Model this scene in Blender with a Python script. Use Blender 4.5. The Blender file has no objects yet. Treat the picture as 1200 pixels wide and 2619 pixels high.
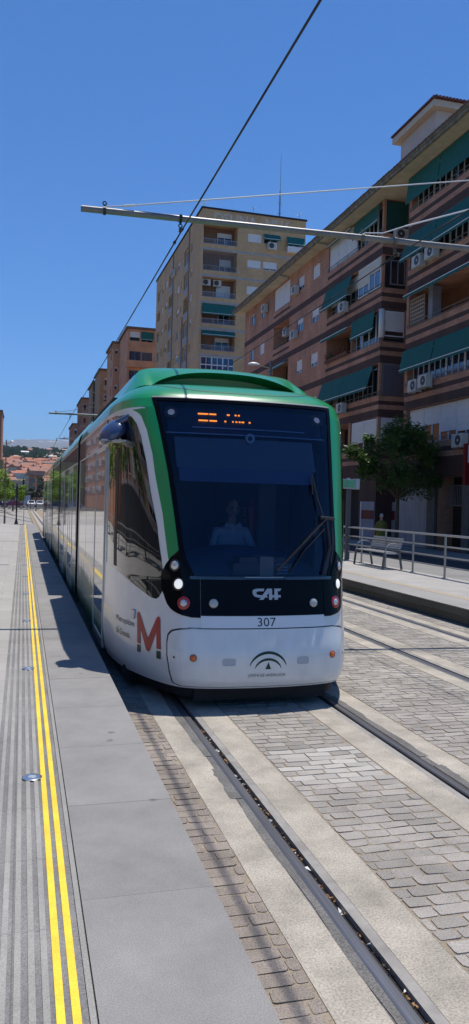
import bpy, bmesh, math, random
from mathutils import Vector, Matrix
from mathutils.geometry import tessellate_polygon
rnd = random.Random(7)
SC = bpy.context.scene
COL = SC.collection
R = math.radians

# ---------------------------------------------------------------- helpers
def tag(o, label=None, cat=None, group=None, kind=None):
    if label: o['label'] = label
    if cat: o['category'] = cat
    if group: o['group'] = group
    if kind: o['kind'] = kind
    return o

def empty(name, loc=(0, 0, 0), rz=0.0, label=None, cat=None, group=None):
    o = bpy.data.objects.new(name, None)
    COL.objects.link(o)
    o.location = loc
    o.rotation_euler = (0, 0, rz)
    o.empty_display_size = 0.2
    return tag(o, label, cat, group)

def attach(o, parent):
    """parent keeps the child where its mesh was written (world coordinates)"""
    o.parent = parent
    if parent is not None:
        m = Matrix.Identity(4)
        p = parent
        while p is not None:
            m = m @ Matrix.Identity(4)
            p = p.parent
        root = parent
        while root.parent is not None:
            root = root.parent
        if root is parent:
            o.matrix_parent_inverse = (Matrix.Translation(root.location) @ root.rotation_euler.to_matrix().to_4x4()).inverted()
    return o

def copy_tree(o, parent=None):
    c = o.copy()
    COL.objects.link(c)
    c.parent = parent
    for ch in list(o.children):
        copy_tree(ch, c)
    return c

class MB:
    """collects geometry, builds ONE mesh object"""
    def __init__(self):
        self.v = []; self.f = []; self.m = []
        self.mi = 0; self.att = []; self.tone = 0.5
    def add(self, pts, faces):
        b = len(self.v)
        self.v += [tuple(p) for p in pts]
        for f in faces:
            self.f.append([b + i for i in f]); self.m.append(self.mi); self.att.append(self.tone)
    def box(self, x0, x1, y0, y1, z0, z1):
        p = [(x0, y0, z0), (x1, y0, z0), (x1, y1, z0), (x0, y1, z0), (x0, y0, z1), (x1, y0, z1), (x1, y1, z1), (x0, y1, z1)]
        self.add(p, [(0, 3, 2, 1), (4, 5, 6, 7), (0, 1, 5, 4), (1, 2, 6, 5), (2, 3, 7, 6), (3, 0, 4, 7)])
    def hexa(self, p):
        self.add(p, [(0, 3, 2, 1), (4, 5, 6, 7), (0, 1, 5, 4), (1, 2, 6, 5), (2, 3, 7, 6), (3, 0, 4, 7)])
    def tube(self, p0, p1, r0, r1=None, n=8, cap=True):
        r1 = r0 if r1 is None else r1
        a, b = Vector(p0), Vector(p1)
        d = (b - a)
        if d.length < 1e-6: return
        d.normalize()
        u = d.cross(Vector((0, 0, 1)))
        if u.length < 1e-3: u = d.cross(Vector((1, 0, 0)))
        u.normalize(); w = d.cross(u)
        pts = []
        for c, r in ((a, r0), (b, r1)):
            for i in range(n):
                t = 2 * math.pi * i / n
                pts.append(c + u * (math.cos(t) * r) + w * (math.sin(t) * r))
        fs = [(i, (i + 1) % n, n + (i + 1) % n, n + i) for i in range(n)]
        if cap: fs += [tuple(range(n - 1, -1, -1)), tuple(range(n, 2 * n))]
        self.add(pts, fs)
    def path(self, pts, r, n=6):
        for a, b in zip(pts, pts[1:]): self.tube(a, b, r, r, n)
    def lathe(self, prof, c, n=20, axis='z'):
        """prof: (radius, height) list"""
        pts = []; fs = []
        for r, h in prof:
            for i in range(n):
                t = 2 * math.pi * i / n
                x, y = r * math.cos(t), r * math.sin(t)
                if axis == 'z': pts.append((c[0] + x, c[1] + y, c[2] + h))
                elif axis == 'y': pts.append((c[0] + x, c[1] + h, c[2] + y))
                else: pts.append((c[0] + h, c[1] + x, c[2] + y))
        m = len(prof)
        for j in range(m - 1):
            for i in range(n):
                fs.append((j * n + i, j * n + (i + 1) % n, (j + 1) * n + (i + 1) % n, (j + 1) * n + i))
        fs.append(tuple(range(n))); fs.append(tuple(range((m - 1) * n, m * n)))
        self.add(pts, fs)
    def grid(self, rows, closed=False):
        nr, nc = len(rows), len(rows[0])
        pts = [p for r in rows for p in r]
        fs = []
        for i in range(nr - 1):
            for j in range(nc - (0 if closed else 1)):
                k = (j + 1) % nc
                fs.append((i * nc + j, i * nc + k, (i + 1) * nc + k, (i + 1) * nc + j))
        self.add(pts, fs)
    def poly(self, pts):
        self.add(pts, [tuple(range(len(pts)))])
    def build(self, name, mats, parent=None, smooth=False, fix=True, angle=None):
        me = bpy.data.meshes.new(name)
        me.from_pydata(self.v, [], self.f)
        if not isinstance(mats, (list, tuple)): mats = [mats]
        for m in mats: me.materials.append(m)
        me.polygons.foreach_set('material_index', self.m)
        if len(set(self.att)) > 1:
            a = me.attributes.new('tone', 'FLOAT', 'FACE')
            a.data.foreach_set('value', self.att)
        if fix:
            bm = bmesh.new(); bm.from_mesh(me)
            bmesh.ops.recalc_face_normals(bm, faces=bm.faces)
            bm.to_mesh(me); bm.free()
        if smooth:
            me.polygons.foreach_set('use_smooth', [True] * len(me.polygons))
            if angle: me.set_sharp_from_angle(angle=R(angle))
        me.update()
        o = bpy.data.objects.new(name, me)
        COL.objects.link(o)
        if parent is not None: attach(o, parent)
        return o

# ---------------------------------------------------------------- materials
MATS = {}
def mat(name, col, rough=0.6, metal=0.0, var=0.0, scale=4.0, bump=0.0, bscale=30.0, coat=0.0, ior=1.5, spec=0.5,
        emit=None, estr=0.0, tone=0.0, col2=None, stretch=None, detail=4.0):
    if name in MATS: return MATS[name]
    m = bpy.data.materials.new(name); m.use_nodes = True
    nt = m.node_tree; N = nt.nodes; L = nt.links
    b = N['Principled BSDF']
    b.inputs['Base Color'].default_value = (*col, 1)
    b.inputs['Roughness'].default_value = rough
    b.inputs['Metallic'].default_value = metal
    b.inputs['IOR'].default_value = ior
    b.inputs['Specular IOR Level'].default_value = spec
    b.inputs['Coat Weight'].default_value = coat
    b.inputs['Coat Roughness'].default_value = 0.03
    if emit:
        b.inputs['Emission Color'].default_value = (*emit, 1)
        b.inputs['Emission Strength'].default_value = estr
    tc = N.new('ShaderNodeTexCoord')
    src = tc.outputs['Object']
    if stretch:
        mp = N.new('ShaderNodeMapping'); mp.inputs['Scale'].default_value = stretch
        L.new(src, mp.inputs['Vector']); src = mp.outputs['Vector']
    cur = None
    if var or col2:
        no = N.new('ShaderNodeTexNoise'); no.inputs['Scale'].default_value = scale; no.inputs['Detail'].default_value = detail
        no.inputs['Roughness'].default_value = 0.62
        L.new(src, no.inputs['Vector'])
        mx = N.new('ShaderNodeMix'); mx.data_type = 'RGBA'
        rmp = N.new('ShaderNodeMapRange'); rmp.inputs['From Min'].default_value = 0.3; rmp.inputs['From Max'].default_value = 0.7
        L.new(no.outputs['Fac'], rmp.inputs['Value'])
        L.new(rmp.outputs['Result'], mx.inputs['Factor'])
        if col2: a, c = col, col2
        else: a = tuple(x * (1 - var) for x in col); c = tuple(min(1, x * (1 + var)) for x in col)
        mx.inputs['A'].default_value = (*a, 1); mx.inputs['B'].default_value = (*c, 1)
        cur = mx.outputs['Result']
    if tone:
        at = N.new('ShaderNodeAttribute'); at.attribute_name = 'tone'
        mr = N.new('ShaderNodeMapRange'); mr.inputs['To Min'].default_value = 1 - tone; mr.inputs['To Max'].default_value = 1 + tone
        L.new(at.outputs['Fac'], mr.inputs['Value'])
        vm = N.new('ShaderNodeVectorMath'); vm.operation = 'SCALE'
        if cur: L.new(cur, vm.inputs[0])
        else: vm.inputs[0].default_value = col
        L.new(mr.outputs['Result'], vm.inputs['Scale']); cur = vm.outputs['Vector']
    if cur: L.new(cur, b.inputs['Base Color'])
    if bump:
        n2 = N.new('ShaderNodeTexNoise'); n2.inputs['Scale'].default_value = bscale; n2.inputs['Detail'].default_value = 6
        L.new(src, n2.inputs['Vector'])
        bp = N.new('ShaderNodeBump'); bp.inputs['Strength'].default_value = bump; bp.inputs['Distance'].default_value = 0.01
        L.new(n2.outputs['Fac'], bp.inputs['Height']); L.new(bp.outputs['Normal'], b.inputs['Normal'])
    MATS[name] = m
    return m

def brick(name, c1, c2, mortar, w=0.24, h=0.06, dirt=0.25, plane='yz'):
    """brickwork on a vertical wall; plane tells which axes run along it"""
    if name in MATS: return MATS[name]
    m = mat(name, c1, 0.85)
    nt = m.node_tree; N = nt.nodes; L = nt.links; b = N['Principled BSDF']
    tc = N.new('ShaderNodeTexCoord'); sp = N.new('ShaderNodeSeparateXYZ'); cb = N.new('ShaderNodeCombineXYZ')
    L.new(tc.outputs['Object'], sp.inputs[0])
    ad = N.new('ShaderNodeMath'); ad.operation = 'ADD'
    L.new(sp.outputs['X'], ad.inputs[0]); L.new(sp.outputs['Y'], ad.inputs[1])
    L.new(ad.outputs[0], cb.inputs['X']); L.new(sp.outputs['Z'], cb.inputs['Y'])
    bt = N.new('ShaderNodeTexBrick')
    bt.inputs['Color1'].default_value = (*c1, 1); bt.inputs['Color2'].default_value = (*c2, 1)
    bt.inputs['Mortar'].default_value = (*mortar, 1); bt.inputs['Scale'].default_value = 1.0
    bt.inputs['Brick Width'].default_value = w; bt.inputs['Row Height'].default_value = h
    bt.inputs['Mortar Size'].default_value = 0.006; bt.inputs['Bias'].default_value = 0.1
    L.new(cb.outputs[0], bt.inputs['Vector'])
    no = N.new('ShaderNodeTexNoise'); no.inputs['Scale'].default_value = 0.55; no.inputs['Detail'].default_value = 8
    no.inputs['Roughness'].default_value = 0.7
    mp = N.new('ShaderNodeMapping'); mp.inputs['Scale'].default_value = (1, 1, 0.45)
    L.new(tc.outputs['Object'], mp.inputs['Vector']); L.new(mp.outputs['Vector'], no.inputs['Vector'])
    mr = N.new('ShaderNodeMapRange'); mr.inputs['From Min'].default_value = 0.3; mr.inputs['From Max'].default_value = 0.7
    mr.inputs['To Min'].default_value = 1 - dirt; mr.inputs['To Max'].default_value = 1 + dirt * 0.6
    L.new(no.outputs['Fac'], mr.inputs['Value'])
    vm = N.new('ShaderNodeVectorMath'); vm.operation = 'SCALE'
    L.new(bt.outputs['Color'], vm.inputs[0]); L.new(mr.outputs['Result'], vm.inputs['Scale'])
    L.new(vm.outputs['Vector'], b.inputs['Base Color'])
    return m

def clearglass(name, tint=(0.5, 0.6, 0.75), refl=1.0, rough=0.01):
    if name in MATS: return MATS[name]
    m = bpy.data.materials.new(name); m.use_nodes = True
    nt = m.node_tree; N = nt.nodes; L = nt.links
    N.remove(N['Principled BSDF'])
    out = N['Material Output']
    t = N.new('ShaderNodeBsdfTransparent'); t.inputs['Color'].default_value = (*tint, 1)
    g = N.new('ShaderNodeBsdfGlossy'); g.inputs['Roughness'].default_value = rough; g.inputs['Color'].default_value = (0.75, 0.85, 1.0, 1)
    fr = N.new('ShaderNodeFresnel'); fr.inputs['IOR'].default_value = 1.5 * refl
    mx = N.new('ShaderNodeMixShader')
    L.new(fr.outputs[0], mx.inputs[0]); L.new(t.outputs[0], mx.inputs[1]); L.new(g.outputs[0], mx.inputs[2])
    L.new(mx.outputs[0], out.inputs['Surface'])
    MATS[name] = m
    return m

M_white = mat('white_frame', (0.72, 0.73, 0.74), 0.45)
M_alu = mat('aluminium', (0.55, 0.56, 0.58), 0.35, 0.8)
M_steel = mat('brushed_steel', (0.36, 0.355, 0.345), 0.42, 0.8)
M_galv = mat('galvanised', (0.17, 0.168, 0.165), 0.45, 0.45, var=0.15, scale=9)
M_black = mat('black_metal', (0.015, 0.015, 0.017), 0.4)
M_rubber = mat('black_rubber', (0.012, 0.012, 0.013), 0.75)
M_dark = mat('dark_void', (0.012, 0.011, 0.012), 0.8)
M_pane = mat('window_pane', (0.015, 0.018, 0.022), 0.04, coat=0.6, ior=1.55, var=0.3, scale=1.2)
M_panel = mat('roller_shutter', (0.66, 0.65, 0.63), 0.6, var=0.05, scale=3)
M_panel2 = mat('cream_shutter', (0.60, 0.54, 0.43), 0.6, var=0.06, scale=3)
M_grey = mat('grey_paint', (0.22, 0.22, 0.235), 0.55, var=0.08)
M_ac = mat('air_con_casing', (0.50, 0.49, 0.455), 0.5, var=0.1, scale=6)
M_teal = mat('green_awning_cloth', (0.003, 0.110, 0.095), 0.8, var=0.12, scale=2.5, bump=0.15, bscale=6)
M_concrete = mat('concrete', (0.36, 0.34, 0.30), 0.85, var=0.2, scale=1.2)
M_leaf = None
# ---------------------------------------------------------------- camera, sun, sky
F_PX = 1967.0
def cam_axes():
    v = Vector(((58 - 600) / F_PX, (1273 - 1309.5) / F_PX, 1.0)).normalized()     # world +Y seen from the camera
    h = Vector((math.cos(0.027), math.sin(0.027), 0))
    up = h.cross(v).normalized()
    if up.y > 0: up = -up
    x = v.cross(up)
    return x, v, up
ax, ay, az = cam_axes()
Rm = Matrix((ax, ay, az))                     # camera (x right, y down, z forward) -> world
cx, cy, cz = Rm @ Vector((1, 0, 0)), Rm @ Vector((0, -1, 0)), Rm @ Vector((0, 0, -1))
cam = bpy.data.cameras.new('camera')
cam.sensor_fit = 'HORIZONTAL'; cam.sensor_width = 36; cam.lens = F_PX / 1200 * 36
cam.clip_start = 0.05; cam.clip_end = 40000
co = bpy.data.objects.new('camera', cam); COL.objects.link(co)
co.matrix_world = Matrix.Translation((0, 0, 1.95)) @ Matrix((cx, cy, cz)).transposed().to_4x4()
SC.camera = co

SUN = Vector((0.180, 0.200, 1.0)).normalized()
elev = math.asin(SUN.z); azi = math.atan2(SUN.x, SUN.y)
w = bpy.data.worlds.new('World'); SC.world = w; w.use_nodes = True
nt = w.node_tree
sky = nt.nodes.new('ShaderNodeTexSky'); sky.sky_type = 'NISHITA'; sky.sun_disc = False
sky.sun_elevation = elev; sky.sun_rotation = azi
sky.air_density = 1.0; sky.dust_density = 0.3; sky.ozone_density = 3.0; sky.altitude = 700
vm = nt.nodes.new('ShaderNodeVectorMath'); vm.operation = 'MULTIPLY'; vm.inputs[1].default_value = (0.47, 1.0, 1.56)
nt.links.new(sky.outputs[0], vm.inputs[0]); nt.links.new(vm.outputs[0], nt.nodes['Background'].inputs[0])
nt.nodes['Background'].inputs[1].default_value = 0.090
sl = bpy.data.lights.new('sun', 'SUN'); sl.energy = 5.0; sl.angle = R(0.53); sl.color = (1.0, 0.94, 0.855)
so = bpy.data.objects.new('sun', sl); COL.objects.link(so)
so.rotation_euler = SUN.to_track_quat('Z', 'Y').to_euler(); so.location = (3, 3, 40)
SC.view_settings.view_transform = 'Standard'; SC.view_settings.look = 'None'
SC.view_settings.exposure = 0.0; SC.view_settings.gamma = 1.0
SC.cycles.max_bounces = 8; SC.cycles.transparent_max_bounces = 12; SC.cycles.use_denoising = True
# ---------------------------------------------------------------- ground
def speckle(name, base, light, dark, rough=0.8, fine=350.0, stain=(0.12, 1.3), bump=0.12, joints=None, spots=False):
    """granite / concrete: fine grain, broad stains, optional dark spots"""
    base, light, dark = [tuple(q * (1.0 if 'paint' in name else 0.85) for q in c) for c in (base, light, dark)]
    m = mat(name, base, rough)
    nt = m.node_tree; N = nt.nodes; L = nt.links; b = N['Principled BSDF']
    tc = N.new('ShaderNodeTexCoord')
    n1 = N.new('ShaderNodeTexNoise'); n1.inputs['Scale'].default_value = fine; n1.inputs['Detail'].default_value = 3
    L.new(tc.outputs['Object'], n1.inputs['Vector'])
    cr = N.new('ShaderNodeValToRGB'); e = cr.color_ramp.elements
    e[0].position = 0.34; e[0].color = (*dark, 1); e[1].position = 0.68; e[1].color = (*light, 1)
    k = e.new(0.5); k.color = (*base, 1)
    L.new(n1.outputs['Fac'], cr.inputs[0])
    n2 = N.new('ShaderNodeTexNoise'); n2.inputs['Scale'].default_value = stain[1]; n2.inputs['Detail'].default_value = 9; n2.inputs['Roughness'].default_value = 0.68
    L.new(tc.outputs['Object'], n2.inputs['Vector'])
    mr = N.new('ShaderNodeMapRange'); mr.inputs['From Min'].default_value = 0.32; mr.inputs['From Max'].default_value = 0.68
    mr.inputs['To Min'].default_value = 1 - stain[0]; mr.inputs['To Max'].default_value = 1 + stain[0]
    L.new(n2.outputs['Fac'], mr.inputs['Value'])
    vm = N.new('ShaderNodeVectorMath'); vm.operation = 'SCALE'
    L.new(cr.outputs['Color'], vm.inputs[0]); L.new(mr.outputs['Result'], vm.inputs['Scale'])
    cur = vm.outputs['Vector']
    if spots:
        vo = N.new('ShaderNodeTexVoronoi'); vo.inputs['Scale'].default_value = 2.6; vo.inputs['Randomness'].default_value = 1
        nd = N.new('ShaderNodeTexNoise'); nd.inputs['Scale'].default_value = 25; L.new(tc.outputs['Object'], nd.inputs['Vector'])
        ma = N.new('ShaderNodeVectorMath'); ma.operation = 'MULTIPLY_ADD'; ma.inputs[1].default_value = (0.05,) * 3
        L.new(nd.outputs['Color'], ma.inputs[0]); L.new(tc.outputs['Object'], ma.inputs[2]); L.new(ma.outputs[0], vo.inputs['Vector'])
        ms = N.new('ShaderNodeMapRange'); ms.inputs['From Min'].default_value = 0.05; ms.inputs['From Max'].default_value = 0.085
        ms.inputs['To Min'].default_value = 0.58; ms.inputs['To Max'].default_value = 1.0
        L.new(vo.outputs['Distance'], ms.inputs['Value'])
        v2 = N.new('ShaderNodeVectorMath'); v2.operation = 'SCALE'
        L.new(cur, v2.inputs[0]); L.new(ms.outputs['Result'], v2.inputs['Scale']); cur = v2.outputs['Vector']
    if joints:
        jx, jy, wd, fac, off = joints
        bt = N.new('ShaderNodeTexBrick'); bt.inputs['Scale'].default_value = 1
        bt.inputs['Brick Width'].default_value = jx; bt.inputs['Row Height'].default_value = jy; bt.inputs['Mortar Size'].default_value = wd
        bt.offset = off
        bt.inputs['Color1'].default_value = (0.93,) * 3 + (1,); bt.inputs['Color2'].default_value = (1.05,) * 3 + (1,)
        bt.inputs['Mortar'].default_value = (fac,) * 3 + (1,)
        L.new(tc.outputs['Object'], bt.inputs['Vector'])
        v3 = N.new('ShaderNodeVectorMath'); v3.operation = 'MULTIPLY'
        L.new(cur, v3.inputs[0]); L.new(bt.outputs['Color'], v3.inputs[1]); cur = v3.outputs['Vector']
    L.new(cur, b.inputs['Base Color'])
    if bump:
        bp = N.new('ShaderNodeBump'); bp.inputs['Strength'].default_value = bump; bp.inputs['Distance'].default_value = 0.004
        L.new(n1.outputs['Fac'], bp.inputs['Height']); L.new(bp.outputs['Normal'], b.inputs['Normal'])
    return m

G_slab = speckle('dark_granite_slab', (0.272, 0.264, 0.25), (0.345, 0.335, 0.32), (0.205, 0.198, 0.188), 0.7, fine=210, stain=(0.17, 1.9), spots=True)
G_pale = speckle('pale_granite_slab', (0.42, 0.40, 0.37), (0.56, 0.54, 0.50), (0.27, 0.255, 0.235), 0.7, fine=150, stain=(0.07, 0.8), joints=(0.6, 0.4, 0.004, 0.6, 0.5))
G_tact = speckle('tactile_base', (0.215, 0.21, 0.205), (0.28, 0.275, 0.27), (0.155, 0.15, 0.148), 0.75, fine=170, stain=(0.28, 1.6), joints=(50, 0.6, 0.003, 0.7, 0.0))
G_rib = speckle('tactile_rib', (0.35, 0.34, 0.31), (0.41, 0.40, 0.37), (0.28, 0.27, 0.25), 0.75, fine=190, stain=(0.16, 3.0), joints=(50, 0.6, 0.003, 0.75, 0.0))
G_yel = speckle('yellow_line_paint', (0.84, 0.58, 0.035), (0.87, 0.62, 0.05), (0.76, 0.50, 0.025), 0.6, fine=150, stain=(0.16, 5.0))
G_curb = speckle('kerb_concrete', (0.32, 0.31, 0.285), (0.38, 0.37, 0.34), (0.25, 0.24, 0.22), 0.8, fine=150, stain=(0.15, 2.0))
G_conc = speckle('track_concrete', (0.425, 0.385, 0.32), (0.51, 0.465, 0.39), (0.31, 0.275, 0.225), 0.85, fine=95, stain=(0.30, 2.4), bump=0.35)
G_sand = speckle('sandy_joint', (0.33, 0.275, 0.205), (0.40, 0.335, 0.255), (0.22, 0.18, 0.13), 0.95, fine=160, stain=(0.2, 3.0), bump=0.3)
G_mort = speckle('dark_mortar', (0.155, 0.15, 0.14), (0.21, 0.20, 0.19), (0.10, 0.096, 0.09), 0.85, fine=90, stain=(0.25, 4.0), bump=0.4)
G_side = speckle('platform_face', (0.11, 0.105, 0.095), (0.14, 0.135, 0.12), (0.08, 0.076, 0.07), 0.85, fine=60, stain=(0.25, 1.5))
G_road = speckle('asphalt', (0.055, 0.055, 0.058), (0.075, 0.075, 0.078), (0.035, 0.035, 0.037), 0.9, fine=60, stain=(0.2, 0.4))
G_pave = speckle('pavement_tiles', (0.33, 0.32, 0.30), (0.4, 0.39, 0.37), (0.26, 0.25, 0.23), 0.85, fine=40, stain=(0.15, 0.5), joints=(0.4, 0.4, 0.006, 0.75, 0.0))
G_far = speckle('plaza_paving', (0.34, 0.33, 0.31), (0.38, 0.37, 0.35), (0.29, 0.28, 0.26), 0.9, fine=3, stain=(0.12, 0.08), bump=0)
M_railtop = mat('rail_running_surface', (0.21, 0.21, 0.22), 0.36, 0.7, var=0.25, scale=3, stretch=(40, 0.5, 1))
M_railside = mat('rail_dark_side', (0.05, 0.047, 0.045), 0.6, 0.4)
M_groove = mat('rail_groove', (0.018, 0.013, 0.010), 0.9)
M_lip = mat('rail_guard_lip', (0.27, 0.255, 0.235), 0.65, 0.05, var=0.25, scale=6)

def sheet(name, m, x0, x1, y0, y1, z, parent=None, kind='structure'):
    b = MB(); b.add([(x0, y0, z), (x1, y0, z), (x1, y1, z), (x0, y1, z)], [(0, 1, 2, 3)])
    o = b.build(name, m, parent, fix=False)
    if kind: o['kind'] = kind
    return o

Y0, PE = -8.0, 50.0       # platforms run from behind the camera to PE
# the one big ground sheet
b = MB()
b.add([(-3000, -300, -0.06), (3000, -300, -0.06), (3000, 430, -0.06), (-3000, 430, -0.06)], [(0, 1, 2, 3)])
tag(b.build('ground', G_far, fix=False), kind='structure')
# left platform body and top strips (each strip is its own slab)
b = MB(); b.box(-6.0, 0.828, Y0, PE, -0.05, 0.288)
tag(b.build('platform_base', G_side), kind='structure')
b = MB(); b.box(-6.0, -0.115, Y0, PE, 0.288, 0.300)
tag(b.build('platform_paving', G_pale), kind='structure')
b = MB(); b.box(-0.115, 0.243, Y0, PE, 0.288, 0.2965)
tag(b.build('tactile_strip_paving', G_tact), kind='structure')
b = MB()
for x0, x1 in ((-0.088, -0.066), (-0.040, -0.017), (0.008, 0.031), (0.056, 0.079), (0.101, 0.124)):
    b.box(x0 + 0.0, x1, Y0, PE, 0.2965, 0.3015)
tag(b.build('tactile_rib_paving', G_rib), kind='structure')
for x0, x1 in ((0.141, 0.169), (0.191, 0.219)):
    b = MB(); b.box(x0, x1, Y0, PE - 0.9, 0.2965, 0.3015)
    tag(b.build('yellow_road_marking', G_yel), kind='structure')
b = MB(); b.box(0.245, 0.266, Y0, PE, 0.288, 0.3)
tag(b.build('kerb_strip', G_curb), kind='structure')
b = MB(); y = Y0 + 0.19; k = 1
while y < PE:                                        # dark granite slabs with real joints
    l = 1.0
    yy = y + 0.19 if k == 0 else y
    b.tone = rnd.random()
    b.box(0.272, 0.832 + rnd.uniform(-0.002, 0.002), y + 0.0012, y + l - 0.0012, 0.20, 0.3 + rnd.uniform(-0.0008, 0.0008))
    y += l; k += 1
G_slab2 = G_slab.copy(); G_slab2.name = 'edge_slab_granite'
_n = G_slab2.node_tree.nodes; _l = G_slab2.node_tree.links
_bs = _n['Principled BSDF']; _src = _bs.inputs['Base Color'].links[0].from_socket
_at = _n.new('ShaderNodeAttribute'); _at.attribute_name = 'tone'
_mr = _n.new('ShaderNodeMapRange'); _mr.inputs['To Min'].default_value = 0.95; _mr.inputs['To Max'].default_value = 1.05
_l.new(_at.outputs['Fac'], _mr.inputs['Value'])
_vm = _n.new('ShaderNodeVectorMath'); _vm.operation = 'SCALE'; _l.new(_src, _vm.inputs[0]); _l.new(_mr.outputs['Result'], _vm.inputs['Scale'])
_l.new(_vm.outputs['Vector'], _bs.inputs['Base Color'])
tag(b.build('platform_edge_paving', G_slab2), kind='structure')

# right platform
b = MB(); b.box(7.24, 9.95, Y0, PE, -0.05, 0.16); b.box(7.18, 9.95, Y0, PE, 0.162, 0.286)
tag(b.build('far_platform_base', G_side), kind='structure')
b = MB(); b.box(7.16, 7.86, Y0, PE, 0.2865, 0.300)
tag(b.build('far_platform_edge_paving', speckle('pale_edge_slab', (0.33, 0.32, 0.30), (0.39, 0.375, 0.355), (0.26, 0.25, 0.235), 0.7, fine=60, stain=(0.12, 1.0))), kind='structure')
b = MB(); b.box(7.865, 8.06, Y0, PE, 0.2865, 0.3015)
tag(b.build('far_platform_tactile_paving', speckle('sand_tactile', (0.42, 0.35, 0.25), (0.47, 0.40, 0.29), (0.33, 0.27, 0.19), 0.8, fine=60, stain=(0.15, 2.0))), kind='structure')
b = MB(); b.box(8.065, 9.95, Y0, PE, 0.2865, 0.300)
tag(b.build('far_platform_paving', G_pale), kind='structure')

# trackbed: sandy bed, concrete bands, rails, then every paving stone
sheet('trackbed_ground', G_mort, 0.83, 7.24, Y0, 130, -0.052)
for xa, xb in ((0.83, 1.19), (1.855, 2.65), (3.315, 4.675), (5.345, 6.135), (6.815, 7.24)):
    sheet('sandy_joint_ground', G_sand, xa, xb, Y0, 130, -0.0045)
T1, T2 = 2.25, 5.74
bands = []
for T in (T1, T2):
    g = 0.735
    for s in (-1, 1):
        bands.append((T + s * (g + 0.03), s, T))
b = MB()
for xr, s, T in bands:
    # rail head centre xr; outside (away from T) mortar and concrete, inside groove, lip, concrete
    def X(a, c): return (min(xr + s * a, xr + s * c), max(xr + s * a, xr + s * c))
    for a, c in ((0.085, 0.30), (-0.365, -0.125)):
        x0, x1 = X(a, c); b.box(x0, x1, Y0, 120, -0.05, 0.0)
tag(b.build('track_concrete_paving', G_conc), kind='structure')
def band_obj(name, m, a, c, z0, z1, y0=Y0, y1=120):
    b = MB()
    for xr, s, T in bands:
        x0, x1 = sorted((xr + s * a, xr + s * c)); b.box(x0, x1, y0, y1, z0, z1)
    return tag(b.build(name, m), kind='structure')
band_obj('rail_mortar_strip_ground', G_mort, 0.036, 0.085, -0.05, -0.003)
band_obj('rail_groove_ground', M_groove, -0.034, -0.075, -0.07, -0.035)
band_obj('rail_guard_track', M_lip, -0.070, -0.125, -0.05, -0.002)
b = MB()
for xr, s, T in bands:
    prof = [(-0.034, -0.06), (-0.034, -0.008), (-0.026, 0.001), (0.0, 0.0035), (0.026, 0.001), (0.035, -0.006), (0.035, -0.06)]
    b.mi = 0
    b.grid([[(xr + s * u, Y0, z) for u, z in prof], [(xr + s * u, 120, z) for u, z in prof]])
tag(b.build('running_rail_track', M_railtop, smooth=True, angle=35), kind='structure')
# asphalt repairs beside the first rail
b = MB()
for (xa, xb, ya, yb) in ((1.385, 1.449, 5.72, 8.4), (1.372, 1.447, 4.86, 5.44), (1.40, 1.449, 1.0, 4.84), (3.054, 3.125, 5.4, 7.3), (3.054, 3.13, 4.55, 5.2), (2.865, 2.895, 3.4, 4.4)):
    n = 14; L_, R_ = [], []
    for i in range(n + 1):
        y = ya + (yb - ya) * i / n
        inner = xb if xa < 2.9 else xa
        outer = xa if xa < 2.9 else xb
        j = rnd.uniform(-0.012, 0.012)
        L_.append((inner, y, 0.0015)); R_.append((outer + j, y, 0.0015))
    b.grid([L_, R_])
tag(b.build('repair_patch_ground', G_mort, fix=False), kind='structure')

# paving stones: courses across the track, long side across
def stones(x0, x1, y0, y1, b, pw=0.182, ph=0.095, edgejit=0.0):
    y = y0; row = 0
    while y < y1:
        h = ph * rnd.uniform(0.93, 1.08)
        x = x0 - (rnd.uniform(0, pw) if row % 2 == 0 else pw * 0.5 + rnd.uniform(-0.03, 0.03))
        wob = rnd.uniform(-0.004, 0.004)
        while x < x1:
            wv = pw * rnd.uniform(0.84, 1.2)
            xa, xb = max(x, x0), min(x + wv, x1)
            if xb - xa > 0.035:
                far = y > 9
                g = 0.0030 if not far else 0.003
                new = (T1 - 0.47 + .06 * math.sin(row * 2.7) < x < T1 + 0.36 + .10 * math.sin(row * 1.9 + 1)) and 4.92 < y < 5.68 and rnd.random() < .93
                gg = g + (0.0 if new else rnd.uniform(0.0, 0.0022))
                z = rnd.uniform(-0.0018, 0.0012)
                jit = (lambda s: rnd.uniform(-s, s))
                s_ = 0.0015 if new else 0.005
                X0, X1, Ya, Yb = xa + gg, xb - gg, y + gg + wob, y + h - gg + wob
                c = 0.011 if not new else 0.005
                if far:
                    pts = [(X0, Ya, z), (X1, Ya, z), (X1, Yb, z), (X0, Yb, z)]
                    b.tone = rnd.random(); b.mi = 0
                    b.add([(p[0] + jit(.003), p[1] + jit(.003), p[2]) for p in pts], [(0, 1, 2, 3)])
                else:
                    P = [(X0 + c, Ya), (X1 - c, Ya), (X1, Ya + c), (X1, Yb - c), (X1 - c, Yb), (X0 + c, Yb), (X0, Yb - c), (X0, Ya + c)]
                    P = [(p[0] + jit(s_), p[1] + jit(s_)) for p in P]
                    mx, my = (X0 + X1) / 2, (Ya + Yb) / 2
                    tl = jit(0.0025)
                    top = [(mx + (p[0] - mx) * 0.975, my + (p[1] - my) * 0.95, z + tl * (p[0] - mx) / pw * 2 + jit(0.0006)) for p in P]
                    bot = [(p[0], p[1], z - 0.014) for p in P]
                    b.tone = rnd.random(); b.mi = 1 if new else 0
                    b.add(top + bot, [tuple(range(8))] + [(i, i + 8, (i + 1) % 8 + 8, (i + 1) % 8) for i in range(8)])
            x += wv
        y += h; row += 1
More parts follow.
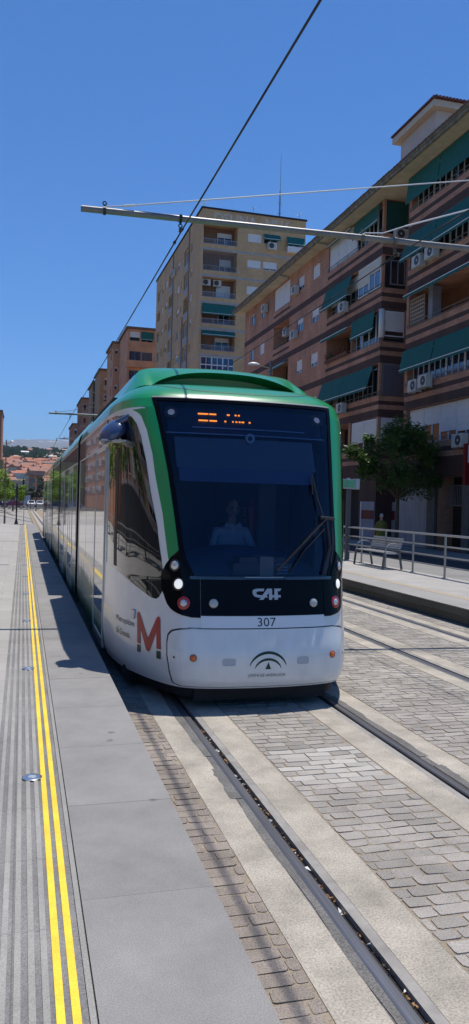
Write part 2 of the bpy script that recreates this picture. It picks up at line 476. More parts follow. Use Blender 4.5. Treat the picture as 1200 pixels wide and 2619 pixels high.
G_stone = speckle('granite_sett', (0.335, 0.31, 0.275), (0.43, 0.40, 0.36), (0.23, 0.21, 0.18), 0.8, fine=150, stain=(0.26, 1.5), bump=0.45)
G_stone_new = speckle('new_granite_sett', (0.45, 0.425, 0.385), (0.53, 0.505, 0.465), (0.36, 0.335, 0.30), 0.8, fine=190, stain=(0.06, 2), bump=0.4)
G_stone_dirty = speckle('dirty_brown_sett', (0.30, 0.255, 0.215), (0.38, 0.33, 0.28), (0.18, 0.145, 0.12), 0.85, fine=150, stain=(0.30, 1.5), bump=0.45)
for g_ in (G_stone, G_stone_new, G_stone_dirty):
    _n = g_.node_tree.nodes; _l = g_.node_tree.links
    _bs = _n['Principled BSDF']; _src = _bs.inputs['Base Color'].links[0].from_socket
    _at = _n.new('ShaderNodeAttribute'); _at.attribute_name = 'tone'
    _mr = _n.new('ShaderNodeMapRange'); _mr.inputs['To Min'].default_value = 0.84; _mr.inputs['To Max'].default_value = 1.16
    _l.new(_at.outputs['Fac'], _mr.inputs['Value'])
    _vm = _n.new('ShaderNodeVectorMath'); _vm.operation = 'SCALE'; _l.new(_src, _vm.inputs[0]); _l.new(_mr.outputs['Result'], _vm.inputs['Scale'])
    _l.new(_vm.outputs['Vector'], _bs.inputs['Base Color'])
b = MB()
stones(0.835, 1.185, 0.5, 48, b, pw=0.19)
b.m = [2] * len(b.m)
stones(1.86, 2.64, 0.5, 48, b)
stones(3.325, 4.665, 2.0, 48, b)
stones(5.35, 6.13, 5.0, 48, b)
stones(6.82, 7.235, 6.0, 48, b, pw=0.19)
tag(b.build('granite_sett_paving', [G_stone, G_stone_new, G_stone_dirty], fix=False), kind='structure')
# stained edge line at the foot of the platform comes from dirt: a thin dirty course
# litter in the groove of the near rail
LIT = [mat('foil_scrap', (0.72, 0.72, 0.70), 0.35), mat('dry_leaf_scrap', (0.30, 0.17, 0.07), 0.8), mat('dark_grit', (0.05, 0.04, 0.03), 0.9)]
b = MB()
for i in range(240):
    y = rnd.uniform(2.2, 6.8); k = rnd.random()
    cl = math.sin(y * 9.0) + math.sin(y * 4.3 + 1)
    if cl < -0.2 and k < 0.75: continue
    b.mi = 0 if k > 0.90 else (1 if k > 0.35 else 2)
    s = rnd.uniform(0.006, 0.016) * (1.25 if b.mi == 0 else 0.9)
    x = T1 - 0.735 + rnd.uniform(0.012, 0.034); z = -0.028 + rnd.uniform(0, 0.018)
    pts = [(x + rnd.uniform(-s, s), y + rnd.uniform(-s, s) * 1.4, z + rnd.uniform(-.5, .5) * s) for _ in range(6)]
    b.add(pts, [(0, 1, 2), (0, 2, 3), (0, 3, 4), (0, 4, 5), (1, 3, 5)])
tag(b.build('groove_litter', LIT, fix=False), kind='stuff')

# curved tracks of the junction beyond the platforms
b = MB()
def curve_track(x0, y0, x1, y1, bend, w=0.07, z=-0.045):
    n = 26; rows = [[], []]
    for i in range(n + 1):
        t = i / n
        x = x0 + (x1 - x0) * t + bend * math.sin(math.pi * t * 0.5) ** 2 * t; y = y0 + (y1 - y0) * t
        rows[0].append((x - w, y, z)); rows[1].append((x + w, y, z))
    b.grid(rows)
for dx in (0.0, 1.45):
    curve_track(1.5 + dx, 62, -9.5 + dx * 1.6, 128, 3.5); curve_track(-0.9 - dx, 88, -4.5 - dx, 130, -2.0)
tag(b.build('curved_rail_track', M_railside, fix=False), kind='structure')

# street to the right of the platform: pavement, road, pavement before the houses
b = MB(); b.box(9.955, 13.6, Y0, 130, -0.06, 0.02); tag(b.build('inner_pavement', speckle('grey_pavement', (0.25, 0.245, 0.235), (0.29, 0.285, 0.275), (0.2, 0.195, 0.19), 0.85, fine=30, stain=(0.12, 0.6))), kind='structure')
sheet('road', G_road, 13.6, 16.2, Y0, 260, -0.045)
b = MB(); b.box(16.2, 24, Y0, 260, -0.06, 0.10); tag(b.build('outer_pavement', G_pave), kind='structure')
# road across the far end
sheet('cross_road', G_road, -60, 60, 138, 250, -0.045)
b = MB()
for y in (134.5,): b.box(-60, 1.4, y, y + 0.5, -0.06, 0.06)
tag(b.build('far_kerb', G_curb), kind='structure')
b = MB()
for i in range(9): b.box(-4 + i * 1.0, -3.5 + i * 1.0, 141, 145, -0.0445, -0.040)
tag(b.build('crossing_road_marking', mat('road_paint', (0.7, 0.7, 0.68), 0.7)), kind='structure')
# ---------------------------------------------------------------- tram nose surface
XC = 2.26
LO=[(0,0),(.012,.3),(.05,.57),(.12,.75),(.22,.85),(.38,.945),(.62,1.05),(.85,1.13),(1.1,1.2),(1.5,1.265),(2.15,1.31)]
HI=[(0,0),(.012,.35),(.045,.65),(.085,.85),(.13,.96),(.22,1.08),(.36,1.17),(.58,1.235),(.85,1.27),(1.2,1.295),(1.7,1.31)]
NZ=[(.2,6.97),(.3,6.92),(.5,6.90),(.75,6.95),(1.0,7.0),(1.3,7.05),(1.49,7.10),(1.84,7.24),(2.39,7.48),(3.0,7.80),(3.07,7.86),(3.12,7.94),(3.19,8.10),(3.24,8.27),(3.27,8.45)]
WZ=[(.2,1.285),(.3,1.305),(.5,1.31),(2.9,1.31),(3.0,1.30),(3.07,1.275),(3.12,1.24),(3.19,1.17),(3.24,1.08),(3.27,.97)]
YB=13.42
def lerp(tab,x):
    if x<=tab[0][0]: return tab[0][1]
    for (a,b),(c,d) in zip(tab,tab[1:]):
        if x<=c: return b+(d-b)*(x-a)/(c-a)
    return tab[-1][1]
def smooth(tab,x):
    # monotone-ish catmull over table
    n=len(tab)
    if x<=tab[0][0]: return tab[0][1]
    if x>=tab[-1][0]: return tab[-1][1]
    for i in range(n-1):
        if x<=tab[i+1][0]:
            x0,y0=tab[i];x1,y1=tab[i+1];h=x1-x0
            m0=(y1-tab[i-1][1])/(x1-tab[i-1][0]) if i>0 else (y1-y0)/h
            m1=(tab[i+2][1]-y0)/(tab[i+2][0]-x0) if i<n-2 else (y1-y0)/h
            t=(x-x0)/h
            return (2*t**3-3*t*t+1)*y0+(t**3-2*t*t+t)*h*m0+(-2*t**3+3*t*t)*y1+(t**3-t*t)*h*m1
def cat(tab,t,k):
    i=min(int(t),len(tab)-2);f=t-i
    p=[tab[max(i-1,0)][k],tab[i][k],tab[i+1][k],tab[min(i+2,len(tab)-1)][k]]
    if i==0: p[0]=(p[2] if k==0 else -p[2])
    return .5*((2*p[1])+(-p[0]+p[2])*f+(2*p[0]-5*p[1]+4*p[2]-p[3])*f*f+(-p[0]+3*p[1]-3*p[2]+p[3])*f**3)
def S(t,z,off=0.):
    """surface point: t in -11..11 (negative = platform side)"""
    def raw(t,z):
        a=abs(t);w=min(max((z-1.2)/1.7,0),1)
        tt=min(a,10.)
        s=cat(LO,tt,0)*(1-w)+cat(HI,tt,0)*w;u=cat(LO,tt,1)*(1-w)+cat(HI,tt,1)*w
        u*=smooth(WZ,z)*1.0115/1.31;y=smooth(NZ,z)+s
        if a>10: y=y+(YB-y)*(a-10)
        return (-u if t<0 else u,y)
    u,y=raw(t,z)
    if off:
        u1,y1=raw(t+.02,z);u0,y0=raw(t-.02,z);dx,dy=u1-u0,y1-y0
        z1=raw(t,min(z+.01,3.27));z0=raw(t,z-.01)
        n=(dy,-dx)  # outward in plan
        ax=(dx,dy,0);bz=(z1[0]-z0[0],z1[1]-z0[1],.02)
        nx=ax[1]*bz[2]-ax[2]*bz[1];ny=ax[2]*bz[0]-ax[0]*bz[2];nz=ax[0]*bz[1]-ax[1]*bz[0]
        l=(nx*nx+ny*ny+nz*nz)**.5 or 1
        return (XC+u+off*nx/l,y+off*ny/l,z+off*nz/l)
    return (XC+u,y,z)
def tu(u,z):
    lo,hi=0.,10.
    for _ in range(30):
        m=(lo+hi)/2
        if S(m,z)[0]-XC<abs(u): lo=m
        else: hi=m
    return m if u>=0 else -m
def tY(Y,z,sg=-1):
    lo,hi=0.,11.
    for _ in range(30):
        m=(lo+hi)/2
        if S(m,z)[1]<Y: lo=m
        else: hi=m
    return sg*m
W_ = 1.325
def paint(name, col, **k): return mat(name, col, 0.30, coat=0.5, **k)
# white body side with the green skyline graphic low down
def side_paint():
    m = paint('white_green_side_paint', (0.66, 0.67, 0.68))
    nt = m.node_tree; N = nt.nodes; L = nt.links; b = N['Principled BSDF']
    tc = N.new('ShaderNodeTexCoord'); sp = N.new('ShaderNodeSeparateXYZ'); L.new(tc.outputs['Object'], sp.inputs[0])
    cb = N.new('ShaderNodeCombineXYZ'); L.new(sp.outputs['Y'], cb.inputs['X'])
    n1 = N.new('ShaderNodeTexNoise'); n1.inputs['Scale'].default_value = 1.1; n1.inputs['Detail'].default_value = 9; n1.inputs['Roughness'].default_value = 0.6
    L.new(cb.outputs[0], n1.inputs['Vector'])
    h = N.new('ShaderNodeMapRange'); h.inputs['From Min'].default_value = 0.25; h.inputs['From Max'].default_value = 0.75; h.inputs['To Min'].default_value = 0.42; h.inputs['To Max'].default_value = 1.22
    L.new(n1.outputs['Fac'], h.inputs['Value'])
    # graphic fades in from Y = 8.8 m backwards
    fy = N.new('ShaderNodeMapRange'); fy.inputs['From Min'].default_value = 8.75; fy.inputs['From Max'].default_value = 9.2
    L.new(sp.outputs['Y'], fy.inputs['Value'])
    mu = N.new('ShaderNodeMath'); mu.operation = 'MULTIPLY'; L.new(h.outputs[0], mu.inputs[0]); L.new(fy.outputs[0], mu.inputs[1])
    lt = N.new('ShaderNodeMath'); lt.operation = 'LESS_THAN'; L.new(sp.outputs['Z'], lt.inputs[0]); L.new(mu.outputs[0], lt.inputs[1])
    n2 = N.new('ShaderNodeTexNoise'); n2.inputs['Scale'].default_value = 3.5; n2.inputs['Detail'].default_value = 6; L.new(tc.outputs['Object'], n2.inputs['Vector'])
    cr = N.new('ShaderNodeValToRGB'); e = cr.color_ramp.elements
    e[0].position = 0.35; e[0].color = (0.0, 0.06, 0.03, 1); e[1].position = 0.68; e[1].color = (0.01, 0.17, 0.12, 1)
    L.new(n2.outputs['Fac'], cr.inputs[0])
    mx = N.new('ShaderNodeMix'); mx.data_type = 'RGBA'; L.new(lt.outputs[0], mx.inputs['Factor'])
    n3 = N.new('ShaderNodeTexNoise'); n3.inputs['Scale'].default_value = 1.3; n3.inputs['Detail'].default_value = 6; L.new(tc.outputs['Object'], n3.inputs['Vector'])
    dz = N.new('ShaderNodeMapRange'); dz.inputs['From Min'].default_value = 0.3; dz.inputs['From Max'].default_value = 0.75
    L.new(n3.outputs['Fac'], dz.inputs['Value'])
    mw = N.new('ShaderNodeMix'); mw.data_type = 'RGBA'
    mw.inputs['A'].default_value = (0.76, 0.75, 0.72, 1); mw.inputs['B'].default_value = (0.67, 0.66, 0.63, 1)
    L.new(dz.outputs[0], mw.inputs['Factor'])
    L.new(mw.outputs['Result'], mx.inputs['A']); L.new(cr.outputs['Color'], mx.inputs['B'])
    L.new(mx.outputs['Result'], b.inputs['Base Color'])
    return m
TW = side_paint()
TP = paint('white_bumper_paint', (0.74, 0.73, 0.70), var=0.08, scale=4.5, stretch=(1, 1, .3), detail=10)
TG = paint('green_tram_paint', (0.004, 0.255, 0.068), var=0.05, scale=2)
TB = mat('black_gloss_panel', (0.004, 0.004, 0.005), 0.10, ior=1.28, spec=0.3)
TD = mat('tram_side_glass', (0.010, 0.010, 0.011), 0.02, coat=1.0, ior=1.7)
TR_ = mat('seam_rubber', (0.02, 0.02, 0.022), 0.6)
TS = mat('door_edge_metal', (0.48, 0.48, 0.49), 0.3, 0.6)
TU = mat('underframe_black', (0.010, 0.010, 0.010), 0.8)

tram = empty('tram', (XC, 6.9, 0), 0, 'green and white low floor tram with dark curved windscreen and number 307 on its nose', 'tram')

def arange(a, b, n): return [a + (b - a) * i / n for i in range(n + 1)]
def patch(mb, z0, z1, fa, fb, nz, nt_, off, skirt=0.0):
    """a curved panel over the nose: for each height the panel runs from t=fa(z) to t=fb(z)"""
    rows = []
    for z in arange(z0, z1, nz):
        a, b_ = fa(z), fb(z)
        rows.append([S(a + (b_ - a) * j / nt_, z, off) for j in range(nt_ + 1)])
    mb.grid(rows)
    if skirt:
        inner = []
        for z in arange(z0, z1, nz):
            a, b_ = fa(z), fb(z)
            inner.append([S(a + (b_ - a) * j / nt_, z, off - skirt) for j in range(nt_ + 1)])
        mb.grid([rows[0], inner[0]]); mb.grid([rows[-1], inner[-1]])
        mb.grid([[r[0] for r in rows], [r[0] for r in inner]]); mb.grid([[r[-1] for r in rows], [r[-1] for r in inner]])
def L1(tab): return lambda z: lerp(tab, z)
WS = L1([(1.25, .72), (1.31, .74), (1.4, .785), (1.5, .81), (1.81, .835), (2.27, .88), (2.72, .94), (3.03, .99)])
tL = lambda z: tu(-WS(z), z); tR = lambda z: tu(WS(z), z)

# body of the leading coach: white sides, green roof shoulders and brow
b = MB()
ZB = [.2, .225, .26, .3, .36, .5, .65, .8, .95, 1.1, 1.25]
ZM = arange(1.25, 3.03, 18)
ZM = [z for z in ZM if abs(z - 2.93) > .05 and z < 2.93] + [2.93, 3.03]
ZT = [3.03, 3.05, 3.07, 3.09, 3.12, 3.15, 3.19, 3.22, 3.24, 3.255, 3.27]
tt = [-11, -10.5] + arange(-10, 10, 120) + [10.5, 11]
b.mi = 0; b.grid([[S(t, z) for t in tt] for z in ZB])
def rowsM(zs, f, sgn):
    return [[S(f(z) + ((sgn * 10) - f(z)) * j / 40, z) for j in range(41)] + [S(sgn * 11, z)] for z in zs]
lo = [z for z in ZM if z <= 2.93]; hi = [z for z in ZM if z >= 2.93]
b.grid(rowsM(lo, tL, -1)); b.grid(rowsM(lo, tR, 1))
b.mi = 1; b.grid(rowsM(hi, tL, -1)); b.grid(rowsM(hi, tR, 1))
b.grid([[S(t, z) for t in tt] for z in ZT])
b.poly([S(t, 3.27) for t in tt])
b.mi = 0
b.poly([S(t, .2) for t in tt])
# closing wall at the articulation
b.mi = 2
b.add([(XC - W_, YB, .2), (XC + W_, YB, .2), (XC + W_, YB, 3.0), (XC + .95, YB, 3.27), (XC - .95, YB, 3.27), (XC - W_, YB, 3.0)], [(0, 1, 2, 3, 4, 5)])
body = b.build('front_coach_body', [TW, TG, TU], tram, smooth=True, angle=40)

# green pillars on both sides of the windscreen
YS = L1([(1.25, 7.25), (1.34, 7.285), (1.53, 7.345), (1.83, 7.455), (2.15, 7.595), (2.43, 7.71), (2.68, 7.84), (2.84, 7.95), (2.90, 8.05), (2.92, 8.2), (2.94, 8.9)])
for sg in (-1, 1):
    b = MB()
    patch(b, 1.25, 2.932, lambda z: sg * abs(tL(z)), lambda z: tY(YS(z) + (.30 if sg > 0 else 0), z, sg), 60, 16, 0.002, 0.002)
    b.build('windscreen_pillar', TG, tram, smooth=True, angle=50)

# windscreen glass with its black border
b = MB(); patch(b, 1.252, 3.028, tL, tR, 24, 40, -0.004)
scr = b.build('windscreen', clearglass('blue_windscreen_glass', (0.60, 0.70, 0.88), 1.0), tram, smooth=True)
if sum(p.normal.y for p in scr.data.polygons) > 0: scr.data.flip_normals()
b = MB()
wi = lambda d: (lambda z: tu(-WS(z) + d, z))
patch(b, 1.25, 3.03, tL, wi(.045), 30, 3, 0.0025)
patch(b, 1.25, 3.03, lambda z: -tL(z), lambda z: -wi(.045)(z), 30, 3, 0.0025)
patch(b, 2.995, 3.03, wi(.045), lambda z: -wi(.045)(z), 2, 30, 0.0025)
b.build('border', TB, scr, smooth=True)
b = MB()   # thin silver line and top trim
patch(b, 3.03, 3.045, lambda z: tu(-.985, z), lambda z: tu(.985, z), 2, 30, 0.006, 0.008)
b.build('trim', mat('pale_trim', (0.22, 0.24, 0.24), 0.4), scr, smooth=True)

# black front cover with the light clusters
ou = L1([(.865, .70), (.885, .80), (.92, .86), (.97, .895), (1.11, .935), (1.22, .94), (1.27, .935), (1.35, .905), (1.42, .865), (1.49, .80)])
inn = lambda z: .62 if z < 1.25 else WS(z) - 0.004
b = MB(); patch(b, .885, 1.225, lambda z: tu(-.617, z), lambda z: tu(.617, z), 12, 36, 0.008, 0.01)
cover = b.build('front_cover', TB, tram, smooth=True, angle=50)
b = MB()
patch(b, 1.222, 1.25, lambda z: tu(-.71, z), lambda z: tu(-.2, z), 3, 16, 0.020, 0.03)
patch(b, 1.222, 1.25, lambda z: tu(.2, z), lambda z: tu(.71, z), 3, 16, 0.020, 0.03)
patch(b, 1.222, 1.245, lambda z: tu(-.2, z), lambda z: tu(.2, z), 2, 10, 0.004, 0.01)
b.build('lip', mat('dark_lip', (0.02, 0.02, 0.025), 0.15, coat=1.0), cover, smooth=True, angle=50)
def disc_on(t, z, r, off, thick, n=24, dome=0.0):
    """a round lamp standing on the surface; returns builder data in surface axes"""
    c = Vector(S(t, z, off)); p1 = Vector(S(t + .03, z, off)); p2 = Vector(S(t, z + .01, off))
    a = (p1 - c).normalized(); up = (p2 - c); nrm = a.cross(up).normalized()
    if nrm.y > 0: nrm = -nrm
    up = nrm.cross(a).normalized()
    return c, a, up, nrm
def lamp(name, parent, t, z, r, mlens, mring, ring=0.014):
    c, a, up, nr = disc_on(t, z, r, 0.012, 0.01)
    def ringpts(rad, d): return [c + a * (math.cos(q) * rad) + up * (math.sin(q) * rad) + nr * d for q in [2 * math.pi * i / 24 for i in range(24)]]
    b = MB(); b.grid([ringpts(r + ring, -.012), ringpts(r + ring, .004), ringpts(r + .003, .008), ringpts(r + .001, -0.002)], closed=True)
    o = b.build(name, mring, parent, smooth=True, angle=40)
    b = MB(); rows = [ringpts(r * math.cos(q), .001 + .016 * math.sin(q)) for q in arange(0, 1.45, 5)]
    b.grid(rows, closed=True); b.poly(rows[-1])
    b.build('lens', mlens, o, smooth=True)
    return o
M_lens = mat('clear_lens', (0.62, 0.63, 0.62), 0.12, 0.25, coat=1.0, var=0.35, scale=60)
M_lens_on = mat('lit_lens', (0.9, 0.9, 0.88), 0.2, emit=(1, 0.99, 0.94), estr=0.55)
M_red = mat('red_ring', (0.45, 0.012, 0.02), 0.3, coat=0.6)
M_pale = mat('pale_sensor', (0.45, 0.46, 0.43), 0.35)
M_orange = mat('orange_lens', (0.75, 0.14, 0.01), 0.3, coat=0.6)
for sg in (-1, 1):
    b = MB()
    patch(b, .865, 1.49, lambda z: tu(sg * inn(z), z), lambda z: tu(sg * ou(z), z), 40, 12, 0.012, 0.014)
    cl = b.build('light_cluster', TB, tram, smooth=True, angle=50)
    lamp('headlight', cl, tu(sg * .835, 1.345), 1.345, .046, M_lens, M_black)
    lamp('headlight', cl, tu(sg * .805, 1.17), 1.17, .048, M_lens_on, M_black, .016)
    lamp('headlight', cl, tu(sg * .765, .995), .995, .036, M_lens, M_red, .026)
    lamp('sensor', tram, tu(sg * .50, 1.0), 1.0, .044, M_pale, M_black, .006)
# white number plate and bumper
b = MB(); patch(b, .772, .882, lambda z: tu(-.62, z), lambda z: tu(.62, z), 4, 30, 0.007, 0.01)
plate = b.build('number_plate', paint('plate_white', (0.74, 0.74, 0.74)), tram, smooth=True, angle=50)
bu = L1([(.228, .775), (.24, .825), (.26, .845), (.35, .872), (.5, .895), (.61, .895), (.68, .885), (.72, .86), (.745, .81), (.762, .70)])
b = MB(); patch(b, .228, .762, lambda z: tu(-bu(z), z), lambda z: tu(bu(z), z), 40, 44, 0.012, 0.014)
bump = b.build('bumper', TP, tram, smooth=True, angle=50)
b = MB(); f = lambda z: bu(min(max(z - .012 if z > .5 else z + .012, .229), .761)) + .013
patch(b, .215, .773, lambda z: tu(-f(z), z), lambda z: tu(f(z), z), 40, 44, 0.003, 0.004)
b.build('seam', TR_, bump, smooth=True)
for sg in (-1, 1):
    lamp('indicator', tram, tu(sg * .69, .50), .50, .030, M_orange, mat('orange_rim', (0.3, 0.05, 0.01), 0.4), .004)
    b = MB(); c, a, up, nr = disc_on(tu(sg * .365, .465), .465, .03, .0105, 0)
    def rr(w_, h_, d, rad=.3):
        pts = []
        for q in [2 * math.pi * i / 20 for i in range(20)]:
            ca, sa = math.cos(q), math.sin(q)
            x = abs(ca) ** .35 * (1 if ca > 0 else -1) * w_; y = abs(sa) ** .35 * (1 if sa > 0 else -1) * h_
            pts.append(c + a * x + up * y + nr * d)
        return pts
    b.grid([rr(.062, .034, .004), rr(.056, .030, .0045), rr(.050, .025, -.0105 + .012)], closed=True); b.poly(rr(.050, .025, .0016))
    b.build('recess', mat('recess_white', (0.45, 0.46, 0.48), 0.4), bump, smooth=True, angle=40)
    b = MB(); c, a, up, nr = disc_on(tu(sg * .845, .49), .49, .01, .013, 0)
    b.poly([c + a * (math.cos(q) * .011) + up * (math.sin(q) * .011) + nr * .002 for q in arange(0, 5.9, 9)])
    b.build('screw_cap', M_black, bump)

# skirt, underframe, coupler housing
b = MB()
b.grid([[S(t, .22, -.05) for t in arange(-10, 10, 60)], [(p[0], p[1], .10) for p in [S(t, .22, -.09) for t in arange(-10, 10, 60)]]])
b.box(XC - .66, XC + .66, 7.06, 7.6, .075, .24)
b.box(XC - 1.2, XC + 1.2, 8.0, 39.2, .09, .24)
for y in (10.2, 12.0, 22.3, 24.0, 34.2, 36.2):
    for x in (-.735, .735): b.lathe([(.29, -.06), (.31, -.05), (.31, .05), (.28, .06)], (XC + x, y, .31), 20, 'x')
b.build('underframe', TU, tram)

# roof: brow fairing with arched mouth, then fairing boxes over every coach
AC_ = .87
def arch_pt(u):
    e = max(0, 1 - abs(u) ** 2.6)
    return (XC + u * AC_, 8.68 + .03 * e, 3.268 + .195 * e ** .8)
UA = [-1 + i / 18 for i in range(37)]
A = [arch_pt(u) for u in UA]
PR = [(-1.20, 3.12), (-1.12, 3.26), (-1.0, 3.46), (-.94, 3.515), (-.84, 3.545), (-.5, 3.57), (0, 3.58), (.5, 3.57), (.84, 3.545), (.94, 3.515), (1.0, 3.46), (1.12, 3.26), (1.20, 3.12)]
def prof(y, s=1.0, dz=0): return [(XC + u * s, y, z + dz) for u, z in PR]
foot = [(1.20, 8.95, 3.12), (1.13, 8.74, 3.185), (1.03, 8.64, 3.235), (.95, 8.63, 3.256)]
front = [(XC - u, y, z) for u, y, z in foot] + A + [(XC + u, y, z) for u, y, z in reversed(foot)]
def resample(pts, n):
    L_ = [0]
    for a, c in zip(pts, pts[1:]): L_.append(L_[-1] + (Vector(a) - Vector(c)).length)
    out = []
    for k in range(n + 1):
        d = L_[-1] * k / n; i = 0
        while i < len(pts) - 2 and L_[i + 1] < d: i += 1
        out.append(tuple(Vector(pts[i]).lerp(Vector(pts[i + 1]), min(1, (d - L_[i]) / max(1e-6, L_[i + 1] - L_[i])))))
    return out
fr2, bk2 = resample(front, 60), resample(prof(9.2), 60)
m1_ = [tuple(Vector(a).lerp(Vector(c), .35) + Vector((0, 0, .022))) for a, c in zip(fr2, bk2)]
m2_ = [tuple(Vector(a).lerp(Vector(c), .7) + Vector((0, 0, .018))) for a, c in zip(fr2, bk2)]
b = MB(); b.mi = 0
b.grid([fr2, m1_, m2_, bk2])
b.grid([A, [(p[0], p[1] + .36, 3.262 + (p[2] - 3.262) * .93) for p in A], [(p[0], p[1] + .40, 3.20) for p in A]])
p0 = prof(9.2); pe = prof(13.38)
b.grid([p0[2:11], pe[2:11]]); b.grid([p0[:3], pe[:3]]); b.grid([p0[10:], pe[10:]])
b.poly(pe)
fair = b.build('roof_fairing', [TG, TG], tram, smooth=True, angle=28)
b = MB(); b.box(XC - 1.175, XC - 1.10, 9.9, 12.9, 3.235, 3.262); b.build('roof_slot', TR_, fair)
b = MB()
hn = [S(t, 3.19, .0015) for t in arange(-5, 5, 2)]
zz = []
for i in range(41):
    u = -1 + i / 20
    zz.append((u * .95, 3.12 + .11 * abs(u) ** 3))
b.grid([[S(tu(u, z), z, .003) for u, z in zz], [S(tu(u, z + .008), z + .008, .003) for u, z in zz]])
b.build('hood_seam', mat('dark_green_seam', (0.003, 0.05, 0.02), 0.5), tram)

# ---- side glazing of the leading coach (both sides)
GF = L1([(1.0, 7.42), (1.02, 7.39), (1.09, 7.345), (1.21, 7.35), (1.4, 7.385), (1.71, 7.485), (2.02, 7.62), (2.35, 7.75), (2.62, 7.885), (2.75, 7.975), (2.83, 8.07), (2.87, 8.25), (2.885, 8.60)])
GB = L1([(1.0, 7.50), (1.03, 7.60), (1.1, 7.86), (1.17, 8.17), (1.215, 8.50), (1.23, 9.02), (2.885, 9.02)])
for sg in (-1, 1):
    b = MB()
    patch(b, 1.0, 2.885, lambda z: tY(GF(z), z, sg), lambda z: tY(GB(z), z, sg), 70, 20, 0.005, 0.006)
    cw = b.build('cab_window', TD, tram, smooth=True, angle=40)
    b = MB()
    patch(b, 1.24, 2.52, lambda z: tY(8.36, z, sg), lambda z: tY(8.47, z, sg), 12, 2, 0.008, 0.008)
    b.build('window_post', TR_, cw, smooth=True)
    b = MB(); patch(b, 1.24, 2.53, lambda z: tY(8.88, z, sg), lambda z: tY(8.94, z, sg), 8, 1, 0.010, 0.008)
    b.build('window_edge', TS, cw, smooth=True)
def side_panel(name, m, y0, y1, z0, z1, parent, d=0.004, sides=(-1, 1), th=.012):
    out = []
    for sg in sides:
        b = MB(); x = XC + sg * W_
        xs = sorted((x - sg * th, x + sg * d))
        b.box(xs[0], xs[1], y0, y1, z0, z1)
        out.append(b.build(name, m, parent))
    return out
def door(y0, y1, parent, leaves=2, z0=.32, z1=2.5):
    """outward plug door: metal edges, glass leaves"""
    for sg in (-1, 1):
        x = XC + sg * W_
        b = MB()
        def bx(a, c, ya, yb, za, zb):
            xs = sorted((x + sg * a, x + sg * c)); b.box(xs[0], xs[1], ya, yb, za, zb)
        bx(-.02, .010, y0, y0 + .05, z0, z1); bx(-.02, .010, y1 - .05, y1, z0, z1)
        bx(-.02, .008, y0, y1, z0 - .1, z0); 
        if leaves == 2:
            m_ = (y0 + y1) / 2; bx(-.02, .009, m_ - .02, m_ + .02, z0, z1)
        o = b.build('door', TS, parent)
        w_ = (y1 - y0) / leaves
        for k in range(leaves):
            b = MB(); ya, yb = y0 + k * w_ + .06, y0 + (k + 1) * w_ - .06
            xs = sorted((x - sg * .012, x + sg * .006)); b.box(xs[0], xs[1], ya, yb, z0 + .28, z1 - .03)
            b.build('door_glass', TD, o)
side_panel('upper_band', TD, 9.06, 13.36, 2.60, 2.885, tram, .004)
door(9.06, 10.30, tram, 1, .32, 2.57)
def windows(ya, yb, n, parent, z0=1.10):
    w_ = (yb - ya) / n
    for i in range(n):
        side_panel('side_window', TD, ya + i * w_ + .014, ya + (i + 1) * w_ - .014, z0, 2.575, parent, .005)
windows(10.36, 13.17, 2, tram, 1.08)
side_panel('metal_strip', TS, 13.20, 13.27, .6, 2.575, tram, .008)
# gold line below roof band
# ---- following coaches
def coach(y0, y1, doors, wins, last=False):
    sec = [(u * 1.0115, z) for z in [.2, .225, .26, .3, .5, 2.93] for u in [smooth(WZ, z)]]
    roof = [(smooth(WZ, z) * 1.0115, z) for z in [2.93, 3.0, 3.07, 3.12, 3.19, 3.24, 3.27]]
    b = MB()
    ys = [y0, y1] if not last else [y0, y1 - 2.6, y1 - 1.6, y1 - .9, y1 - .35, y1]
    def sx(y):
        if not last or y <= y1 - 2.6: return 1.0
        return 1.0 - .42 * ((y - y1 + 2.6) / 2.6) ** 2.4
    for sg in (-1, 1):
        b.mi = 0; b.grid([[(XC + sg * u * sx(y), y, z) for u, z in sec] for y in ys])
        b.mi = 1; b.grid([[(XC + sg * u * sx(y), y, z) for u, z in roof] for y in ys])
    b.mi = 1
    b.grid([[(XC - roof[-1][0] * sx(y), y, 3.27), (XC + roof[-1][0] * sx(y), y, 3.27)] for y in ys])
    b.mi = 2
    for y in (y0, y1):
        f_ = sec + roof
        b.poly([(XC - u * sx(y), y, z) for u, z in f_] + [(XC + u * sx(y), y, z) for u, z in reversed(f_)])
    o = b.build('coach_body', [TW, TG, TU], tram, smooth=True, angle=40)
    ye = y1 - (2.7 if last else .08)
    b = MB(); yf = y0 + .06; yg = ye + (.02 if not last else 0)
    b.grid([prof(yf), prof(yg)]); b.poly(prof(yf)); b.poly(prof(yg))
    b.build('roof_fairing', TG, o, smooth=True, angle=28)
    side_panel('upper_band', TD, y0 + .05, ye, 2.60, 2.885, o, .004)
    for ya, yb in doors: door(ya, yb, o)
    for ya, yb, n in wins: windows(ya, yb, n, o)
    return o
coach(14.00, 20.45, [(15.2, 16.55), (18.3, 19.65)], [(14.1, 15.12, 1), (16.63, 18.22, 2), (19.73, 20.38, 1)])
coach(20.95, 25.15, [], [(21.02, 25.08, 4)])
coach(25.65, 31.95, [(26.6, 27.95), (29.7, 31.05)], [(25.72, 26.52, 1), (28.03, 29.62, 2), (31.13, 31.88, 1)])
coach(32.45, 39.5, [(35.6, 36.7)], [(32.52, 35.5, 3)], True)
for ya, yb in ((YB, 14.0), (20.45, 20.95), (25.15, 25.65), (31.95, 32.45)):
    b = MB(); n = 5
    for i in range(n):
        y = ya + (yb - ya) * (i + .15) / n
        b.box(XC - 1.10, XC + 1.10, y, y + (yb - ya) / n * .7, .26, 3.02)
        b.box(XC - 1.04, XC + 1.04, y + (yb - ya) / n * .7, y + (yb - ya) / n * 1.0, .3, 2.98)
    b.build('articulation_bellows', M_rubber, tram)

